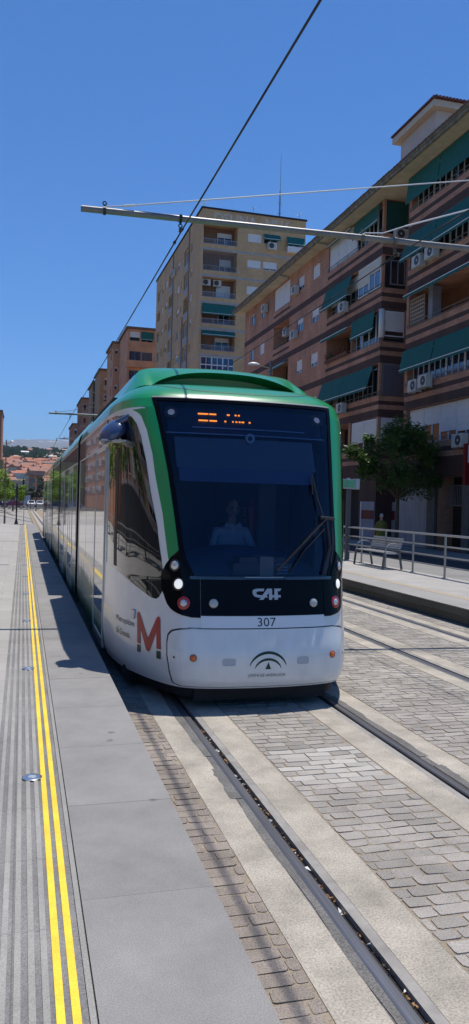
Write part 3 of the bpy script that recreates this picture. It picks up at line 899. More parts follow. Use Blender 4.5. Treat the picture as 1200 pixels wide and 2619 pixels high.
# mirror pod on its arm (platform side only)
TMB = mat('blue_grey_mirror_shell', (0.035, 0.06, 0.14), 0.22, coat=0.7)
for sg in (-1,):
    b = MB()
    c = Vector((XC + sg * 1.345, 8.30, 2.665))
    rows = []
    for i in range(9):
        q = -math.pi / 2 + math.pi * i / 8
        ring = []
        for j in range(16):
            p = 2 * math.pi * j / 16
            x = math.cos(q) * math.cos(p); y = math.cos(q) * math.sin(p); z = math.sin(q)
            sx_, sz_ = .15, .14
            X_ = x * sx_; Y_ = y * .20 * (1 - .25 * z); Z_ = z * sz_
            if Z_ < -.07: Z_ = -.07 + (Z_ + .07) * .3
            ring.append(tuple(c + Vector((sg * X_, Y_ + .15 * X_, Z_ - .45 * X_))))
        rows.append(ring)
    b.grid(rows, closed=True)
    b.tube((XC + sg * 1.15, 8.14, 2.86), (c.x - sg * .04, 8.22, 2.77), .03, .04, 10)
    o = b.build('wing_mirror', TMB, tram, smooth=True, angle=60)
    b = MB(); b.box(c.x - .13, c.x + .13, 8.14, 8.42, 2.575, 2.590); b.build('trim', mat('mirror_edge', (0.45, 0.45, 0.45), 0.4), o)
# intercom cover near the M
b = MB()
c, a, up, nr = disc_on(tY(7.80, .80), .80, .03, .006, 0)
b.grid([rr(.034, .048, .0), rr(.032, .046, .012), rr(.026, .04, .014)], closed=True); b.poly(rr(.026, .04, .014))
o = b.build('side_lamp', M_alu, tram, smooth=True, angle=40)

# wiper
b = MB()
def sp(u, z, off=.03): return S(tu(u, z), z, off)
b.path([sp(.62, 1.27), sp(.70, 1.52, .045), sp(.69, 1.80, .05)], .017, 6)
b.path([sp(.69, 1.80, .06), sp(.40, 1.55, .045), sp(.12, 1.30, .03)], .012, 6)
b.path([sp(.66, 1.70, .05), sp(.42, 1.50, .035), sp(.26, 1.30, .025)], .008, 6)
b.path([sp(.665, 1.82, .04), sp(.63, 2.0, .03), sp(.60, 2.26, .03)], .011, 6)
b.path([sp(.60, 2.26, .03), sp(.58, 2.05, .03)], .006, 6)
b.tube(sp(.62, 1.81, .05), sp(.78, 1.80, .05), .02, .02, 8)
b.path([sp(.76, 1.80, .04), sp(.74, 1.55, .04), sp(.70, 1.38, .03)], .013, 6)
b.build('windscreen_wiper', M_black, tram)

# ---------------------------------------------------------------- markings
def text_polys(txt, size=1.0, fat=0.0):
    cu = bpy.data.curves.new('lettering', 'FONT'); cu.body = txt; cu.size = size; cu.resolution_u = 3; cu.offset = fat
    o = bpy.data.objects.new('lettering', cu); COL.objects.link(o)
    dg = bpy.context.evaluated_depsgraph_get(); me = bpy.data.meshes.new_from_object(o.evaluated_get(dg))
    v = [tuple(p.co) for p in me.vertices]; f = [list(p.vertices) for p in me.polygons]
    bpy.data.objects.remove(o); bpy.data.meshes.remove(me)
    x0 = min(p[0] for p in v); x1 = max(p[0] for p in v); y0 = min(p[1] for p in v); y1 = max(p[1] for p in v)
    return [((p[0] - x0) / (x1 - x0), (p[1] - y0) / (y1 - y0)) for p in v], f
def decal_text(name, txt, m, fn, parent, bold=0):
    v, f = text_polys(txt)
    b = MB(); b.add([fn(p, q) for p, q in v], f)
    return b.build(name, m, parent, fix=False)
def decal_poly(b, loops, fn, sub=1):
    vs = [Vector((p[0], p[1], 0)) for lp in loops for p in lp]
    tris = tessellate_polygon([[Vector((p[0], p[1], 0)) for p in lp] for lp in loops])
    b.add([fn(p.x, p.y) for p in vs], [tuple(t) for t in tris])
def front_fn(u0, u1, z0, z1, off):
    return lambda p, q: S(tu(u0 + (u1 - u0) * p, z0 + (z1 - z0) * q), z0 + (z1 - z0) * q, off)
M_ink = mat('black_ink', (0.01, 0.01, 0.015), 0.4)
M_ink2 = mat('grey_ink', (0.035, 0.04, 0.045), 0.5)
M_silver = mat('silver_letter', (0.42, 0.42, 0.44), 0.35, 0.3)
M_dkgreen = mat('dark_green_ink', (0.004, 0.028, 0.012), 0.4)
M_redp = mat('red_logo_paint', (0.36, 0.003, 0.008), 0.35, coat=0.15)
M_grn = mat('green_logo_paint', (0.001, 0.035, 0.018), 0.35, coat=0.15)
decal_text('number_lettering', '307', M_ink, front_fn(-.082, .10, .787, .868, .0085), tram)
decal_text('junta_lettering', 'JUNTA DE ANDALUCIA', M_ink2, front_fn(-.178, .190, .316, .352, .0145), tram)
b = MB(); fn = front_fn(0, 1, 0, 1, .0145)
def arc(cx_, cz_, r, dr, a0, a1, n=24):
    up_, dn = [], []
    for i in range(n + 1):
        q = a0 + (a1 - a0) * i / n; k = math.sin(math.pi * i / n) ** .7
        up_.append((cx_ + (r + dr * k) * math.cos(q), cz_ + (r + dr * k) * math.sin(q) * .92)); dn.append((cx_ + r * math.cos(q), cz_ + (r) * math.sin(q) * .92))
    b.grid([[fn(*p) for p in up_], [fn(*p) for p in dn]])
arc(.012, .355, .195, .028, R(22), R(158)); arc(.012, .345, .142, .024, R(24), R(156))
b.add([fn(-.016, .395), fn(.040, .395), fn(.013, .462)], [(0, 1, 2)])
b.build('arc_emblem', M_dkgreen, tram, fix=False)
# maker's letters: C with a tail running into a slanted A and an F
b = MB(); fn = front_fn(-.125, .165, 1.035, 1.14, .0105)
C_ = [[(.40, 1.0), (.15, 1.0), (.06, .95), (.0, .82), (.0, .55), (.06, .30), (.18, .20), (.52, .20), (.48, .42), (.22, .42), (.13, .50), (.13, .70), (.2, .77), (.385, .77)]]
A_ = [[(.22, 0), (.36, 0), (.56, .62), (.56, 0), (.67, 0), (.67, 1), (.5, 1)]]
F_ = [[(.75, 0), (.87, 0), (.87, .20), (.97, .20), (.97, .42), (.87, .42), (.87, .77), (.95, .77), (1.0, 1), (.75, 1)]]
B_ = [[(.60, .20), (.80, .20), (.80, .42), (.60, .42)]]
for P_, e in ((C_, 0), (A_, .0004), (F_, 0), (B_, .0008)):
    decal_poly(b, P_, front_fn(-.125, .165, 1.035, 1.14, .0105 + e))
b.build('maker_lettering', M_silver, tram, fix=False)
# side: big M and the two-line name
def side_fn(Ya, Yb, z0, z1, zs, off=.005):
    """p runs from Ya to Yb along the tram side; zs shears nothing"""
    def g(p, q):
        z = z0 + (z1 - z0) * q; zr = (z0 + z1) / 2
        a_, b_ = tY(Ya, zr), tY(Yb, zr)
        return S(a_ + (b_ - a_) * p, z, off)
    return g
gm = side_fn(7.70, 7.30, .53, .835, 0)
b = MB()
top = [(0.0, .9), (.03, .98), (.075, 1.0), (.13, .97), (.17, .88)]
Mp = [(0, 0), (0, .92), (.04, .985), (.09, 1.0), (.15, .96), (.18, .90), (.5, .24), (.82, .90), (.86, .96), (.92, 1.0), (.97, .985), (1, .92), (1, 0), (.83, 0), (.83, .50), (.59, -.09), (.55, -.15), (.5, -.165), (.45, -.15), (.41, -.09), (.17, .50), (.17, 0)]
decal_poly(b, [Mp], gm)
b.build('metro_emblem', M_redp, tram, fix=False)
b = MB(); decal_poly(b, [[(0, -.28), (.17, -.28), (.17, -.05), (0, -.05)]], gm); decal_poly(b, [[(.83, -.30), (1.0, -.30), (1.0, -.06), (.83, -.06)]], gm)
b.build('emblem_foot', M_grn, tram, fix=False)
decal_text('name_lettering', 'Metropolitano', M_ink2, side_fn(8.27, 7.765, .655, .73, 0), tram)
decal_text('name_lettering', 'de Granada', M_ink2, side_fn(8.25, 7.85, .545, .605, 0), tram)

# ---------------------------------------------------------------- inside the cab
def ibox(name, m, x0, x1, y0, y1, z0, z1, parent=tram):
    b = MB(); b.box(XC + x0, XC + x1, y0, y1, z0, z1); return b.build(name, m, parent)
ibox('cab_floor', mat('cab_grey', (0.10, 0.11, 0.13), 0.7), -1.15, 1.15, 8.0, 9.85, .75, .8)
ibox('rear_partition', mat('cab_dark', (0.018, 0.022, 0.035), 0.5), -1.2, 1.2, 9.8, 9.85, .8, 3.1)
ibox('partition_panel', mat('cab_pale', (0.22, 0.23, 0.24), 0.6), .74, .98, 9.70, 9.78, .9, 3.0)
b = MB()
for z in (1.62, 1.7, 1.78, 1.86): b.box(XC + .55, XC + .70, 9.70, 9.76, z, z + .045)
b.build('notice_strip', mat('cab_notice', (0.45, 0.47, 0.5), 0.6), tram)
b = MB(); b.tube((XC + .60, 9.55, 1.25), (XC + .60, 9.55, 1.9), .075, .075, 12); b.tube((XC + .60, 9.55, 1.9), (XC + .60, 9.55, 2.0), .05, .03, 10)
b.build('fire_extinguisher', mat('extinguisher_red', (0.35, 0.01, 0.01), 0.3), tram, smooth=True, angle=40)
b = MB()
rows = []
for i in range(9):
    q = i / 8
    rows.append([(XC - .80 + 1.6 * j / 16, 7.35 + q * .95, 1.24 + (.25 * math.sin(math.pi * j / 16) ** .5) * math.sin(min(1, q * 1.4) * math.pi / 2) + .0) for j in range(17)])
b.grid(rows)
b.build('dashboard', mat('cab_dash', (0.035, 0.055, 0.10), 0.55), tram, smooth=True)
b = MB(); b.box(XC - .25, XC + .36, 7.27, 7.55, 1.25, 1.36); b.box(XC - .18, XC + .30, 7.30, 7.55, 1.36, 1.42)
o = b.build('instrument_panel', mat('cab_instr', (0.02, 0.02, 0.022), 0.4), tram)
b = MB(); b.box(XC + .02, XC + .16, 7.262, 7.5, 1.24, 1.43)
b.build('beige_strip', mat('strip_beige', (0.42, 0.30, 0.20), 0.8), o)  # plain beige strip over the middle of the instrument panel
b = MB()
for k in range(4): b.box(XC + .19 + .035 * k % .1, XC + .31, 7.262, 7.29, 1.26 + .03 * k, 1.272 + .03 * k)
b.build('gauge', mat('gauge_blue', (0.10, 0.22, 0.30), 0.4), o)
def sh(u0, u1, z0, z1, off, m, name, parent=tram):
    b = MB(); patch(b, z0, z1, lambda z: tu(u0, z), lambda z: tu(u1, z), 6, 16, off); return b.build(name, m, parent, smooth=True)
bl_ = sh(-.80, .74, 2.34, 2.665, -.10, mat('sun_blind_cloth', (0.16, 0.17, 0.18), 0.8), 'sun_blind')
sh(-.78, .70, 2.20, 2.339, -.10, mat('blind_hem', (0.11, 0.135, 0.19), 0.8), 'hem', bl_)
disp = sh(-.86, .86, 2.70, 2.98, -.07, mat('display_board', (0.012, 0.018, 0.032), 0.4), 'destination_display')
sh(-.60, .64, 2.745, 2.757, -.055, mat('display_edge', (0.35, 0.38, 0.42), 0.4), 'bezel', disp)
sh(-.88, .88, 2.675, 2.687, -.05, mat('display_edge', (0.35, 0.38, 0.42), 0.4), 'bezel', disp)
M_led = mat('orange_led', (0.9, 0.25, 0.02), 0.5, emit=(1.0, 0.25, 0.02), estr=2.2)
b = MB()
def led(u0, u1, z, h=.016):
    patch(b, z, z + h, lambda q: tu(u0, q), lambda q: tu(u1, q), 1, 2, -.06)
for u0, u1 in ((-.53, -.42), (-.41, -.335), (-.22, -.19), (-.135, -.115), (-.10, -.08)): led(u0, u1, 2.895)
for u0, u1 in ((-.53, -.43), (-.415, -.335), (-.255, -.235), (-.17, -.155), (-.135, -.115), (-.10, -.08), (-.07, -.04), (.01, .03)): led(u0, u1, 2.822)
b.build('led_text', M_led, disp, fix=False)
for sg in (-1, 1): lamp('marker_lamp', disp, tu(sg * .80, 2.87), 2.87, .036, mat('marker_lens', (0.62, 0.60, 0.56), 0.3, var=.5, scale=70, emit=(1, .95, .9), estr=.12), mat('lamp_rim', (0.10, 0.045, 0.035), 0.4), .034)  # faint glow added to the marker lenses, which are unlit
for o_ in disp.children:
    if o_.name.startswith('marker_lamp'): o_.location = (0, .055, 0.0)
b = MB(); c = S(0, 2.65, -.05)
b.lathe([(.05, 0), (.05, .03), (.03, .05)], (c[0], c[1], c[2]), 16, 'y'); cc_ = b.build('cab_camera', M_pale, tram, smooth=True, angle=40)
b = MB(); b.lathe([(.024, -.004), (.020, -.010)], (c[0], c[1], c[2]), 16, 'y'); b.build('lens', M_dark, cc_)
# ---------------------------------------------------------------- people
def skinned(name, verts, edges, root, pick, mats, parent, sub=2):
    me = bpy.data.meshes.new(name); me.from_pydata([v[0] for v in verts], edges, [])
    o = bpy.data.objects.new(name, me); COL.objects.link(o)
    md = o.modifiers.new('skin', 'SKIN'); md.use_smooth_shade = True
    for i, v in enumerate(verts):
        r = v[1]
        me.skin_vertices[0].data[i].radius = (r, r) if not isinstance(r, tuple) else r
        me.skin_vertices[0].data[i].use_root = (i == root)
    s = o.modifiers.new('sub', 'SUBSURF'); s.levels = sub; s.render_levels = sub
    dg = bpy.context.evaluated_depsgraph_get()
    m2 = bpy.data.meshes.new_from_object(o.evaluated_get(dg))
    o.modifiers.clear(); o.data = m2; bpy.data.meshes.remove(me)
    m2.materials.clear()
    for m in mats: m2.materials.append(m)
    for p in m2.polygons:
        p.material_index = pick(p.center); p.use_smooth = True
    attach(o, parent)
    return o
def blob(name, c, rx, ry, rz, m, parent, f=None, n=14):
    b = MB(); rows = []
    for i in range(n + 1):
        q = -math.pi / 2 + math.pi * i / n; ring = []
        for j in range(18):
            p = 2 * math.pi * j / 18
            v = Vector((math.cos(q) * math.cos(p) * rx, math.cos(q) * math.sin(p) * ry, math.sin(q) * rz))
            if f: v = f(v)
            ring.append(tuple(Vector(c) + v))
        rows.append(ring)
    b.grid(rows, closed=True)
    return b.build(name, m, parent, smooth=True)
SKIN = mat('skin', (0.46, 0.27, 0.19), 0.5)
SHIRT = mat('white_shirt', (0.50, 0.53, 0.57), 0.8, var=0.04, scale=12)
NAVY = mat('navy_trousers', (0.015, 0.02, 0.04), 0.8)
def figure(root, base, shirt, trousers, hair, glasses, verts, edges, split, head, hr=.083, facing=-1):
    """one continuous body; head shaped on top, hair as a child"""
    B = Vector(base)
    vs = [(tuple(B + Vector(p)), r) for p, r in verts]
    o = skinned('body', vs, edges, 0, split, [SKIN, shirt, trousers], root)
    h = B + Vector(head)
    def hf(v):
        k = v.z / (hr * 1.35)
        if k < 0: v.x *= 1 - .28 * k * k; v.y *= 1 - .15 * k * k
        if v.y * facing > 0 and -0.25 < k < .15 and abs(v.x) < .022: v.y += facing * .020
        return v
    hd = blob('head', h, hr * .88, hr * 1.02, hr * 1.38, SKIN, root, hf, 16)
    def hh(v):
        if v.z < .0: v.z *= .55
        if v.y * facing > 0: v.y *= .72; v.z = max(v.z, .03)
        return v
    blob('hair', h + Vector((0, -facing * .012, .025)), hr * .98, hr * 1.10, hr * 1.30, hair, hd, hh, 12)
    for s in (-1, 1):
        blob('ear', h + Vector((s * hr * .90, 0, -.012)), .012, .018, .030, SKIN, hd, None, 6)
    b = MB(); b.box(h.x - .025, h.x + .025, h.y + facing * hr * 1.0 - .006, h.y + facing * hr * 1.0 + .004, h.z - .058, h.z - .050)
    b.build('mouth', mat('lips', (0.25, 0.09, 0.08), 0.6), hd)
    for s in (-1, 1):
        blob('eye', h + Vector((s * .031, facing * hr * .93, -.002)), .013, .008, .009, mat('eye_dark', (0.03, 0.02, 0.02), 0.3), hd, None, 6)
    if glasses:
        b = MB()
        for s in (-1, 1): b.box(h.x + s * .034 - .026, h.x + s * .034 + .026, h.y + facing * (hr + .006) - .004, h.y + facing * (hr + .006) + .004, h.z - .020, h.z + .016)
        b.box(h.x - .01, h.x + .01, h.y + facing * (hr + .006) - .003, h.y + facing * (hr + .006) + .003, h.z, h.z + .006)
        b.build('spectacles', M_black, hd)
    return o
def hand(verts, edges, wrist_i, wrist, dirv, side, curl=(0, 0, -1), k=1.0):
    """palm and five bent fingers grown from the wrist vertex"""
    d = Vector(dirv).normalized(); s = Vector(side).normalized(); c = Vector(curl)
    w = Vector(wrist)
    verts.append((tuple(w + d * .055 * k), (.034 * k, .016 * k))); palm = len(verts) - 1; edges.append((wrist_i, palm))
    for i, (off, ln) in enumerate(((-.030, .062), (-.010, .076), (.011, .070), (.030, .052))):
        base = w + d * .085 * k + s * off * k
        verts.append((tuple(base), .0095 * k)); a = len(verts) - 1; edges.append((palm, a))
        p2 = base + d * ln * .55 * k + c * .012 * k; verts.append((tuple(p2), .0085 * k)); edges.append((a, a + 1))
        p3 = p2 + d * ln * .28 * k + c * .028 * k; verts.append((tuple(p3), .007 * k)); edges.append((a + 1, a + 2))
    verts.append((tuple(w + d * .03 * k - s * .040 * k), .011 * k)); a = len(verts) - 1; edges.append((palm, a))
    verts.append((tuple(w + d * .065 * k - s * .058 * k + c * .012 * k), .009 * k)); edges.append((a, a + 1))

# the driver: seated, looking out, both hands on the desk
dr = empty('person', (2.44, 8.95, .95), 0, 'driver in a white short sleeved shirt and glasses seated behind the tram windscreen', 'person')
vt = [((0, .05, .42), .15), ((0, .05, .62), .15), ((0, .04, .80), (.165, .11)), ((0, .02, .93), .075), ((0, .0, 1.0), .052), ((0, -.015, 1.06), .055),
      ((-.19, .03, .86), .062), ((-.25, -.06, .66), .05), ((-.22, -.28, .56), .036), ((-.20, -.40, .57), .027),
      ((.19, .03, .86), .062), ((.25, -.06, .66), .05), ((.22, -.28, .56), .036), ((.20, -.40, .57), .027),
      ((-.12, -.18, .40), .09), ((-.13, -.46, .40), .07), ((-.13, -.52, .02), .05), ((-.13, -.62, -.10), .045),
      ((.12, -.18, .40), .09), ((.13, -.46, .40), .07), ((.13, -.52, .02), .05), ((.13, -.62, -.10), .045)]
ed = [(0, 1), (1, 2), (2, 3), (3, 4), (4, 5), (2, 6), (6, 7), (7, 8), (8, 9), (2, 10), (10, 11), (11, 12), (12, 13), (0, 14), (14, 15), (15, 16), (16, 17), (0, 18), (18, 19), (19, 20), (20, 21)]
hand(vt, ed, 9, (-.20, -.40, .57), (0.1, -1, 0), (1, 0, 0)); hand(vt, ed, 13, (.20, -.40, .57), (-.1, -1, 0), (-1, 0, 0))
DB = Vector((2.44, 8.95, 0.75))
def dsplit(c):
    l = c - DB
    if l.z > .935: return 0
    if l.y < -.10 and l.z > .47: return 0
    if l.z > .47: return 1
    return 2
vt = [((p[0], p[1], p[2]), r) for p, r in vt]
figure(dr, DB, SHIRT, NAVY, mat('dark_grey_hair', (0.06, 0.055, 0.05), 0.8), True, vt, ed, dsplit, (0, -.03, 1.14))
b = MB()
for s in (-1, 1):
    b.add([tuple(DB + Vector(p)) for p in [(s * .02, -.085, .925), (s * .085, -.055, .975), (s * .11, -.075, .92), (s * .045, -.115, .885)]], [(0, 1, 2, 3)])
b.build('collar', SHIRT, dr)
b = MB(); b.box(DB.x - .24, DB.x + .24, DB.y + .2, DB.y + .3, .95, 1.72); b.box(DB.x - .22, DB.x + .22, DB.y - .3, DB.y + .25, 1.02, 1.1); b.box(DB.x - .05, DB.x + .05, DB.y - .1, DB.y + .1, .8, 1.02)
b.build('driver_seat', mat('cab_seat', (0.01, 0.012, 0.02), 0.8), tram)

# woman walking away along the shaded pavement
PB = Vector((15.05, 30.5, -.04))
pw = empty('person', PB, 0, 'grey haired person in a loose yellow green top walking in shade beneath the tree', 'person')
vt = [((0, 0, .92), (.16, .12)), ((0, 0, 1.10), (.165, .12)), ((0, 0, 1.30), (.175, .105)), ((0, 0, 1.41), .07), ((0, 0, 1.47), .05), ((0, .01, 1.53), .055),
      ((-.20, 0, 1.33), .055), ((-.27, .02, 1.08), .047), ((-.25, .12, .88), .034), ((-.24, .17, .82), .025),
      ((.20, 0, 1.33), .055), ((.27, -.02, 1.08), .047), ((.29, .06, .88), .034), ((.29, .10, .82), .025),
      ((-.09, 0, .80), .10), ((-.09, .12, .48), .068), ((-.09, .14, .12), .045), ((-.09, .24, .05), .035),
      ((.09, 0, .80), .10), ((.09, -.04, .48), .068), ((.09, -.22, .14), .045), ((.09, -.16, .05), .035)]
hand(vt, ed2 := [(0, 1), (1, 2), (2, 3), (3, 4), (4, 5), (2, 6), (6, 7), (7, 8), (8, 9), (2, 10), (10, 11), (11, 12), (12, 13), (0, 14), (14, 15), (15, 16), (16, 17), (0, 18), (18, 19), (19, 20), (20, 21)], 9, (-.24, .17, .82), (0, .4, -1), (0, 1, 0), (1, 0, 0))
hand(vt, ed2, 13, (.29, .10, .82), (0, .3, -1), (0, 1, 0), (-1, 0, 0))
def psplit(c):
    l = c - PB
    if l.z > 1.43: return 0
    if abs(l.x) > .2 and l.z < .98: return 0
    if l.z > .84: return 1
    return 2
figure(pw, PB, mat('yellow_green_top', (0.17, 0.15, 0.025), 0.85, var=.3, scale=14, bump=.3), mat('dark_skirt', (0.03, 0.03, 0.035), 0.9), mat('grey_hair', (0.42, 0.40, 0.38), 0.9), False, vt, ed2, psplit, (0, .01, 1.60), facing=1)
b = MB()
rows = []
for z, r in ((.62, .24), (.85, .235), (1.05, .20), (1.22, .20), (1.34, .19), (1.42, .09)):
    rows.append([(PB.x + math.cos(2 * math.pi * j / 24) * r * (1 + .05 * math.sin(j * 2.1)), PB.y + math.sin(2 * math.pi * j / 24) * r * .72, PB.z + z) for j in range(24)])
b.grid(rows, closed=True)
b.build('loose_top', MATS['yellow_green_top'], pw, smooth=True)
# ---------------------------------------------------------------- facades
BR = brick('red_brick', (0.54, 0.26, 0.16), (0.41, 0.18, 0.11), (0.44, 0.30, 0.20), dirt=.38)
BD = brick('dark_brick', (0.082, 0.038, 0.030), (0.064, 0.029, 0.023), (0.10, 0.06, 0.045), dirt=.35)
BY = brick('yellow_brick', (0.60, 0.375, 0.185), (0.47, 0.285, 0.135), (0.52, 0.38, 0.24), dirt=.22)
BO = mat('orange_render', (0.56, 0.27, 0.15), 0.9, var=.2, scale=.6)
M_slab = mat('grey_slab_band', (0.34, 0.32, 0.31), 0.85, var=.15, scale=2)
M_soffit = mat('beige_soffit', (0.50, 0.43, 0.31), 0.9, var=.18, scale=1.2)
M_fascia = mat('mossy_fascia', (0.30, 0.26, 0.19), 0.95, col2=(0.10, 0.085, 0.06), scale=3.5)
M_brown = mat('balcony_brown', (0.30, 0.12, 0.055), 0.85, var=.15)
M_winbl = mat('blue_window', (0.02, 0.035, 0.09), 0.05, coat=0.8, ior=1.6, var=.5, scale=1.5)
M_curt = mat('net_curtain', (0.32, 0.33, 0.36), 0.7, var=.4, scale=3, stretch=(6, 6, .4))

class Fr:
    """a vertical facade: a runs along it, d outward, z up"""
    def __init__(s, o, a, n): s.o, s.a, s.n = o, a, n
    def p(s, a, d, z): return (s.o[0] + s.a[0] * a + s.n[0] * d, s.o[1] + s.a[1] * a + s.n[1] * d, z)
    def box(s, mb, a0, a1, d0, d1, z0, z1):
        q = [s.p(a0, d0, z0), s.p(a1, d0, z0), s.p(a1, d1, z0), s.p(a0, d1, z0), s.p(a0, d0, z1), s.p(a1, d0, z1), s.p(a1, d1, z1), s.p(a0, d1, z1)]
        mb.hexa(q)

def wall(mb, fr, a0, a1, z0, z1, holes=(), zones=(), base=0, d=0.0):
    """wall face with real openings; holes (a0,a1,z0,z1,depth,back material index)"""
    av = sorted({a0, a1, *[min(max(h[i], a0), a1) for h in holes for i in (0, 1)], *[min(max(q[i], a0), a1) for q in zones for i in (0, 1)]})
    zv = sorted({z0, z1, *[min(max(h[i], z0), z1) for h in holes for i in (2, 3)], *[min(max(q[i], z0), z1) for q in zones for i in (2, 3)]})
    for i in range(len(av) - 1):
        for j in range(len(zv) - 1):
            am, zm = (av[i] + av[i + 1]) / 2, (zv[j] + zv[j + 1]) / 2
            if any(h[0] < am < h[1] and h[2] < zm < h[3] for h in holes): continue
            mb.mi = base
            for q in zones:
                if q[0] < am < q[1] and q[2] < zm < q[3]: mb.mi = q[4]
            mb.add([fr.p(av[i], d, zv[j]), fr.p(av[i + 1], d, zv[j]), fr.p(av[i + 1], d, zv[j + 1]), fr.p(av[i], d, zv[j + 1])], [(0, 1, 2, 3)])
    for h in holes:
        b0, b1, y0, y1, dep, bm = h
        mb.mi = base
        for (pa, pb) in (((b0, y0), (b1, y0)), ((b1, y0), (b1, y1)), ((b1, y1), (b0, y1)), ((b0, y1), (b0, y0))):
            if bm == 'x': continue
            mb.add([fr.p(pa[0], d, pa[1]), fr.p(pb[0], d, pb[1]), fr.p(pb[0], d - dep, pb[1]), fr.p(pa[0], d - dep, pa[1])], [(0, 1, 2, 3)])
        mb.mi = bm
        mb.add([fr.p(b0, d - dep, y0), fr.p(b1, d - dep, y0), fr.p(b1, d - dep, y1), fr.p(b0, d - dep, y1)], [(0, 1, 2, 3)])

def window(fr, a0, a1, z0, z1, d, parent, shut=0.0, n=2, frame=None, pane=None, shutm=None, fw=.05, label=None):
    frame = frame or M_white
    b = MB()
    fr.box(b, a0, a1, d, d + .06, z0, z0 + fw); fr.box(b, a0, a1, d, d + .06, z1 - fw, z1)
    fr.box(b, a0, a0 + fw, d, d + .06, z0 + fw, z1 - fw); fr.box(b, a1 - fw, a1, d, d + .06, z0 + fw, z1 - fw)
    for i in range(1, n):
        a = a0 + (a1 - a0) * i / n; fr.box(b, a - fw * .5, a + fw * .5, d + .001, d + .059, z0 + fw, z1 - fw)
    o = b.build('window', frame, parent, fix=False)
    if label: o['label'] = label
    zs = z1 - (z1 - z0) * shut
    if shut < .97:
        b = MB(); fr.box(b, a0 + fw, a1 - fw, d + .01, d + .03, z0 + fw, z1 - fw); b.build('pane', pane or M_pane, o, fix=False)
    if shut > 0.02:
        b = MB()
        nn = max(3, int((z1 - zs) / .14)); hh = (z1 - fw - zs) / nn
        for i in range(nn):
            fr.box(b, a0 + fw * .6, a1 - fw * .6, d + .04, d + .075 - (i % 2) * .006, zs + i * hh, zs + (i + 1) * hh - .004)
        b.build('shutter', shutm or M_panel, o, fix=False)
    return o

def awning(fr, a0, a1, zt, zb, dt, db, parent, folds=1, val=.16, bar=True, arms=True, m=None):
    m = m or M_teal
    gap = .03
    w_ = (a1 - a0 - gap * (folds - 1)) / folds
    for k in range(folds):
        x0 = a0 + k * (w_ + gap); x1 = x0 + w_
        b = MB(); n = 10; rows = []
        for i in range(n + 1):
            t = i / n
            sag = -.03 * math.sin(math.pi * t)
            rows.append([fr.p(x0 + (x1 - x0) * j / 12, dt + (db - dt) * t, zt + (zb - zt) * t + sag + .006 * math.sin(j * 1.7 + i * .8)) for j in range(13)])
        b.grid(rows)
        nn = max(4, int((x1 - x0) / .18)) * 4
        top = [fr.p(x0 + (x1 - x0) * j / nn, db + .004, zb) for j in range(nn + 1)]
        bot = [fr.p(x0 + (x1 - x0) * j / nn, db + .010 + .01 * math.sin(j), zb - val * (.72 + .28 * abs(math.sin(math.pi * j / 4)))) for j in range(nn + 1)]
        b.grid([top, bot])
        o = b.build('awning', m, parent, smooth=True)
        if bar:
            b = MB(); b.tube(fr.p(x0, db, zb), fr.p(x1, db, zb), .022, .022, 6); b.build('front_bar', M_white, o)
        if arms:
            b = MB()
            for a in (x0 + .08, x1 - .08): b.tube(fr.p(a, .0, zb + .1), fr.p(a, db, zb), .014, .014, 5)
            b.build('arm', M_white, o)

def ac_unit(fr, a, z, parent, d=0.0, w=.80, h=.56, dp=.32, side=0, far=False):
    b = MB(); fr.box(b, a, a + w, d + .06, d + .06 + dp, z, z + h)
    fr.box(b, a + .01, a + w - .01, d + .062 + dp, d + .066 + dp, z + .02, z + h - .02)
    o = b.build('air_conditioner', M_ac, parent)
    b = MB(); c = (a + w * .38, z + h / 2); r = h * .40
    b.poly([fr.p(c[0] + math.cos(q) * r, d + .069 + dp, c[1] + math.sin(q) * r) for q in [2 * math.pi * i / 20 for i in range(20)]])
    f = b.build('fan_grille', mat('dark_fan', (0.05, 0.05, 0.052), 0.6), o)
    b = MB(); b.poly([fr.p(c[0] + math.cos(q) * r * .25, d + .071 + dp, c[1] + math.sin(q) * r * .25) for q in [2 * math.pi * i / 10 for i in range(10)]])
    if not far:
        b.build('fan_hub', M_ac, f)
        b = MB()
        for x in (a + .08, a + w - .1): fr.box(b, x, x + .03, d, d + .06 + dp, z - .04, z)
        b.build('bracket', M_ac, o)
    return o

def railing(fr, a0, a1, zt, d, parent, n=2, h=.2, m=None, post=1.4, r=.018, bars=False):
    b = MB()
    for i in range(n): b.tube(fr.p(a0, d, zt - h * i / max(1, n - 1)), fr.p(a1, d, zt - h * i / max(1, n - 1)), r, r, 6)
    k = max(1, round((a1 - a0) / post))
    for i in range(k + 1): b.tube(fr.p(a0 + (a1 - a0) * i / k, d, zt - h - .05), fr.p(a0 + (a1 - a0) * i / k, d, zt), r, r, 6)
    if bars:
        k = int((a1 - a0) / .13)
        for i in range(1, k): b.tube(fr.p(a0 + (a1 - a0) * i / k, d, zt - h), fr.p(a0 + (a1 - a0) * i / k, d, zt), r * .6, r * .6, 4, False)
    return b.build('railing', m or M_galv, parent)

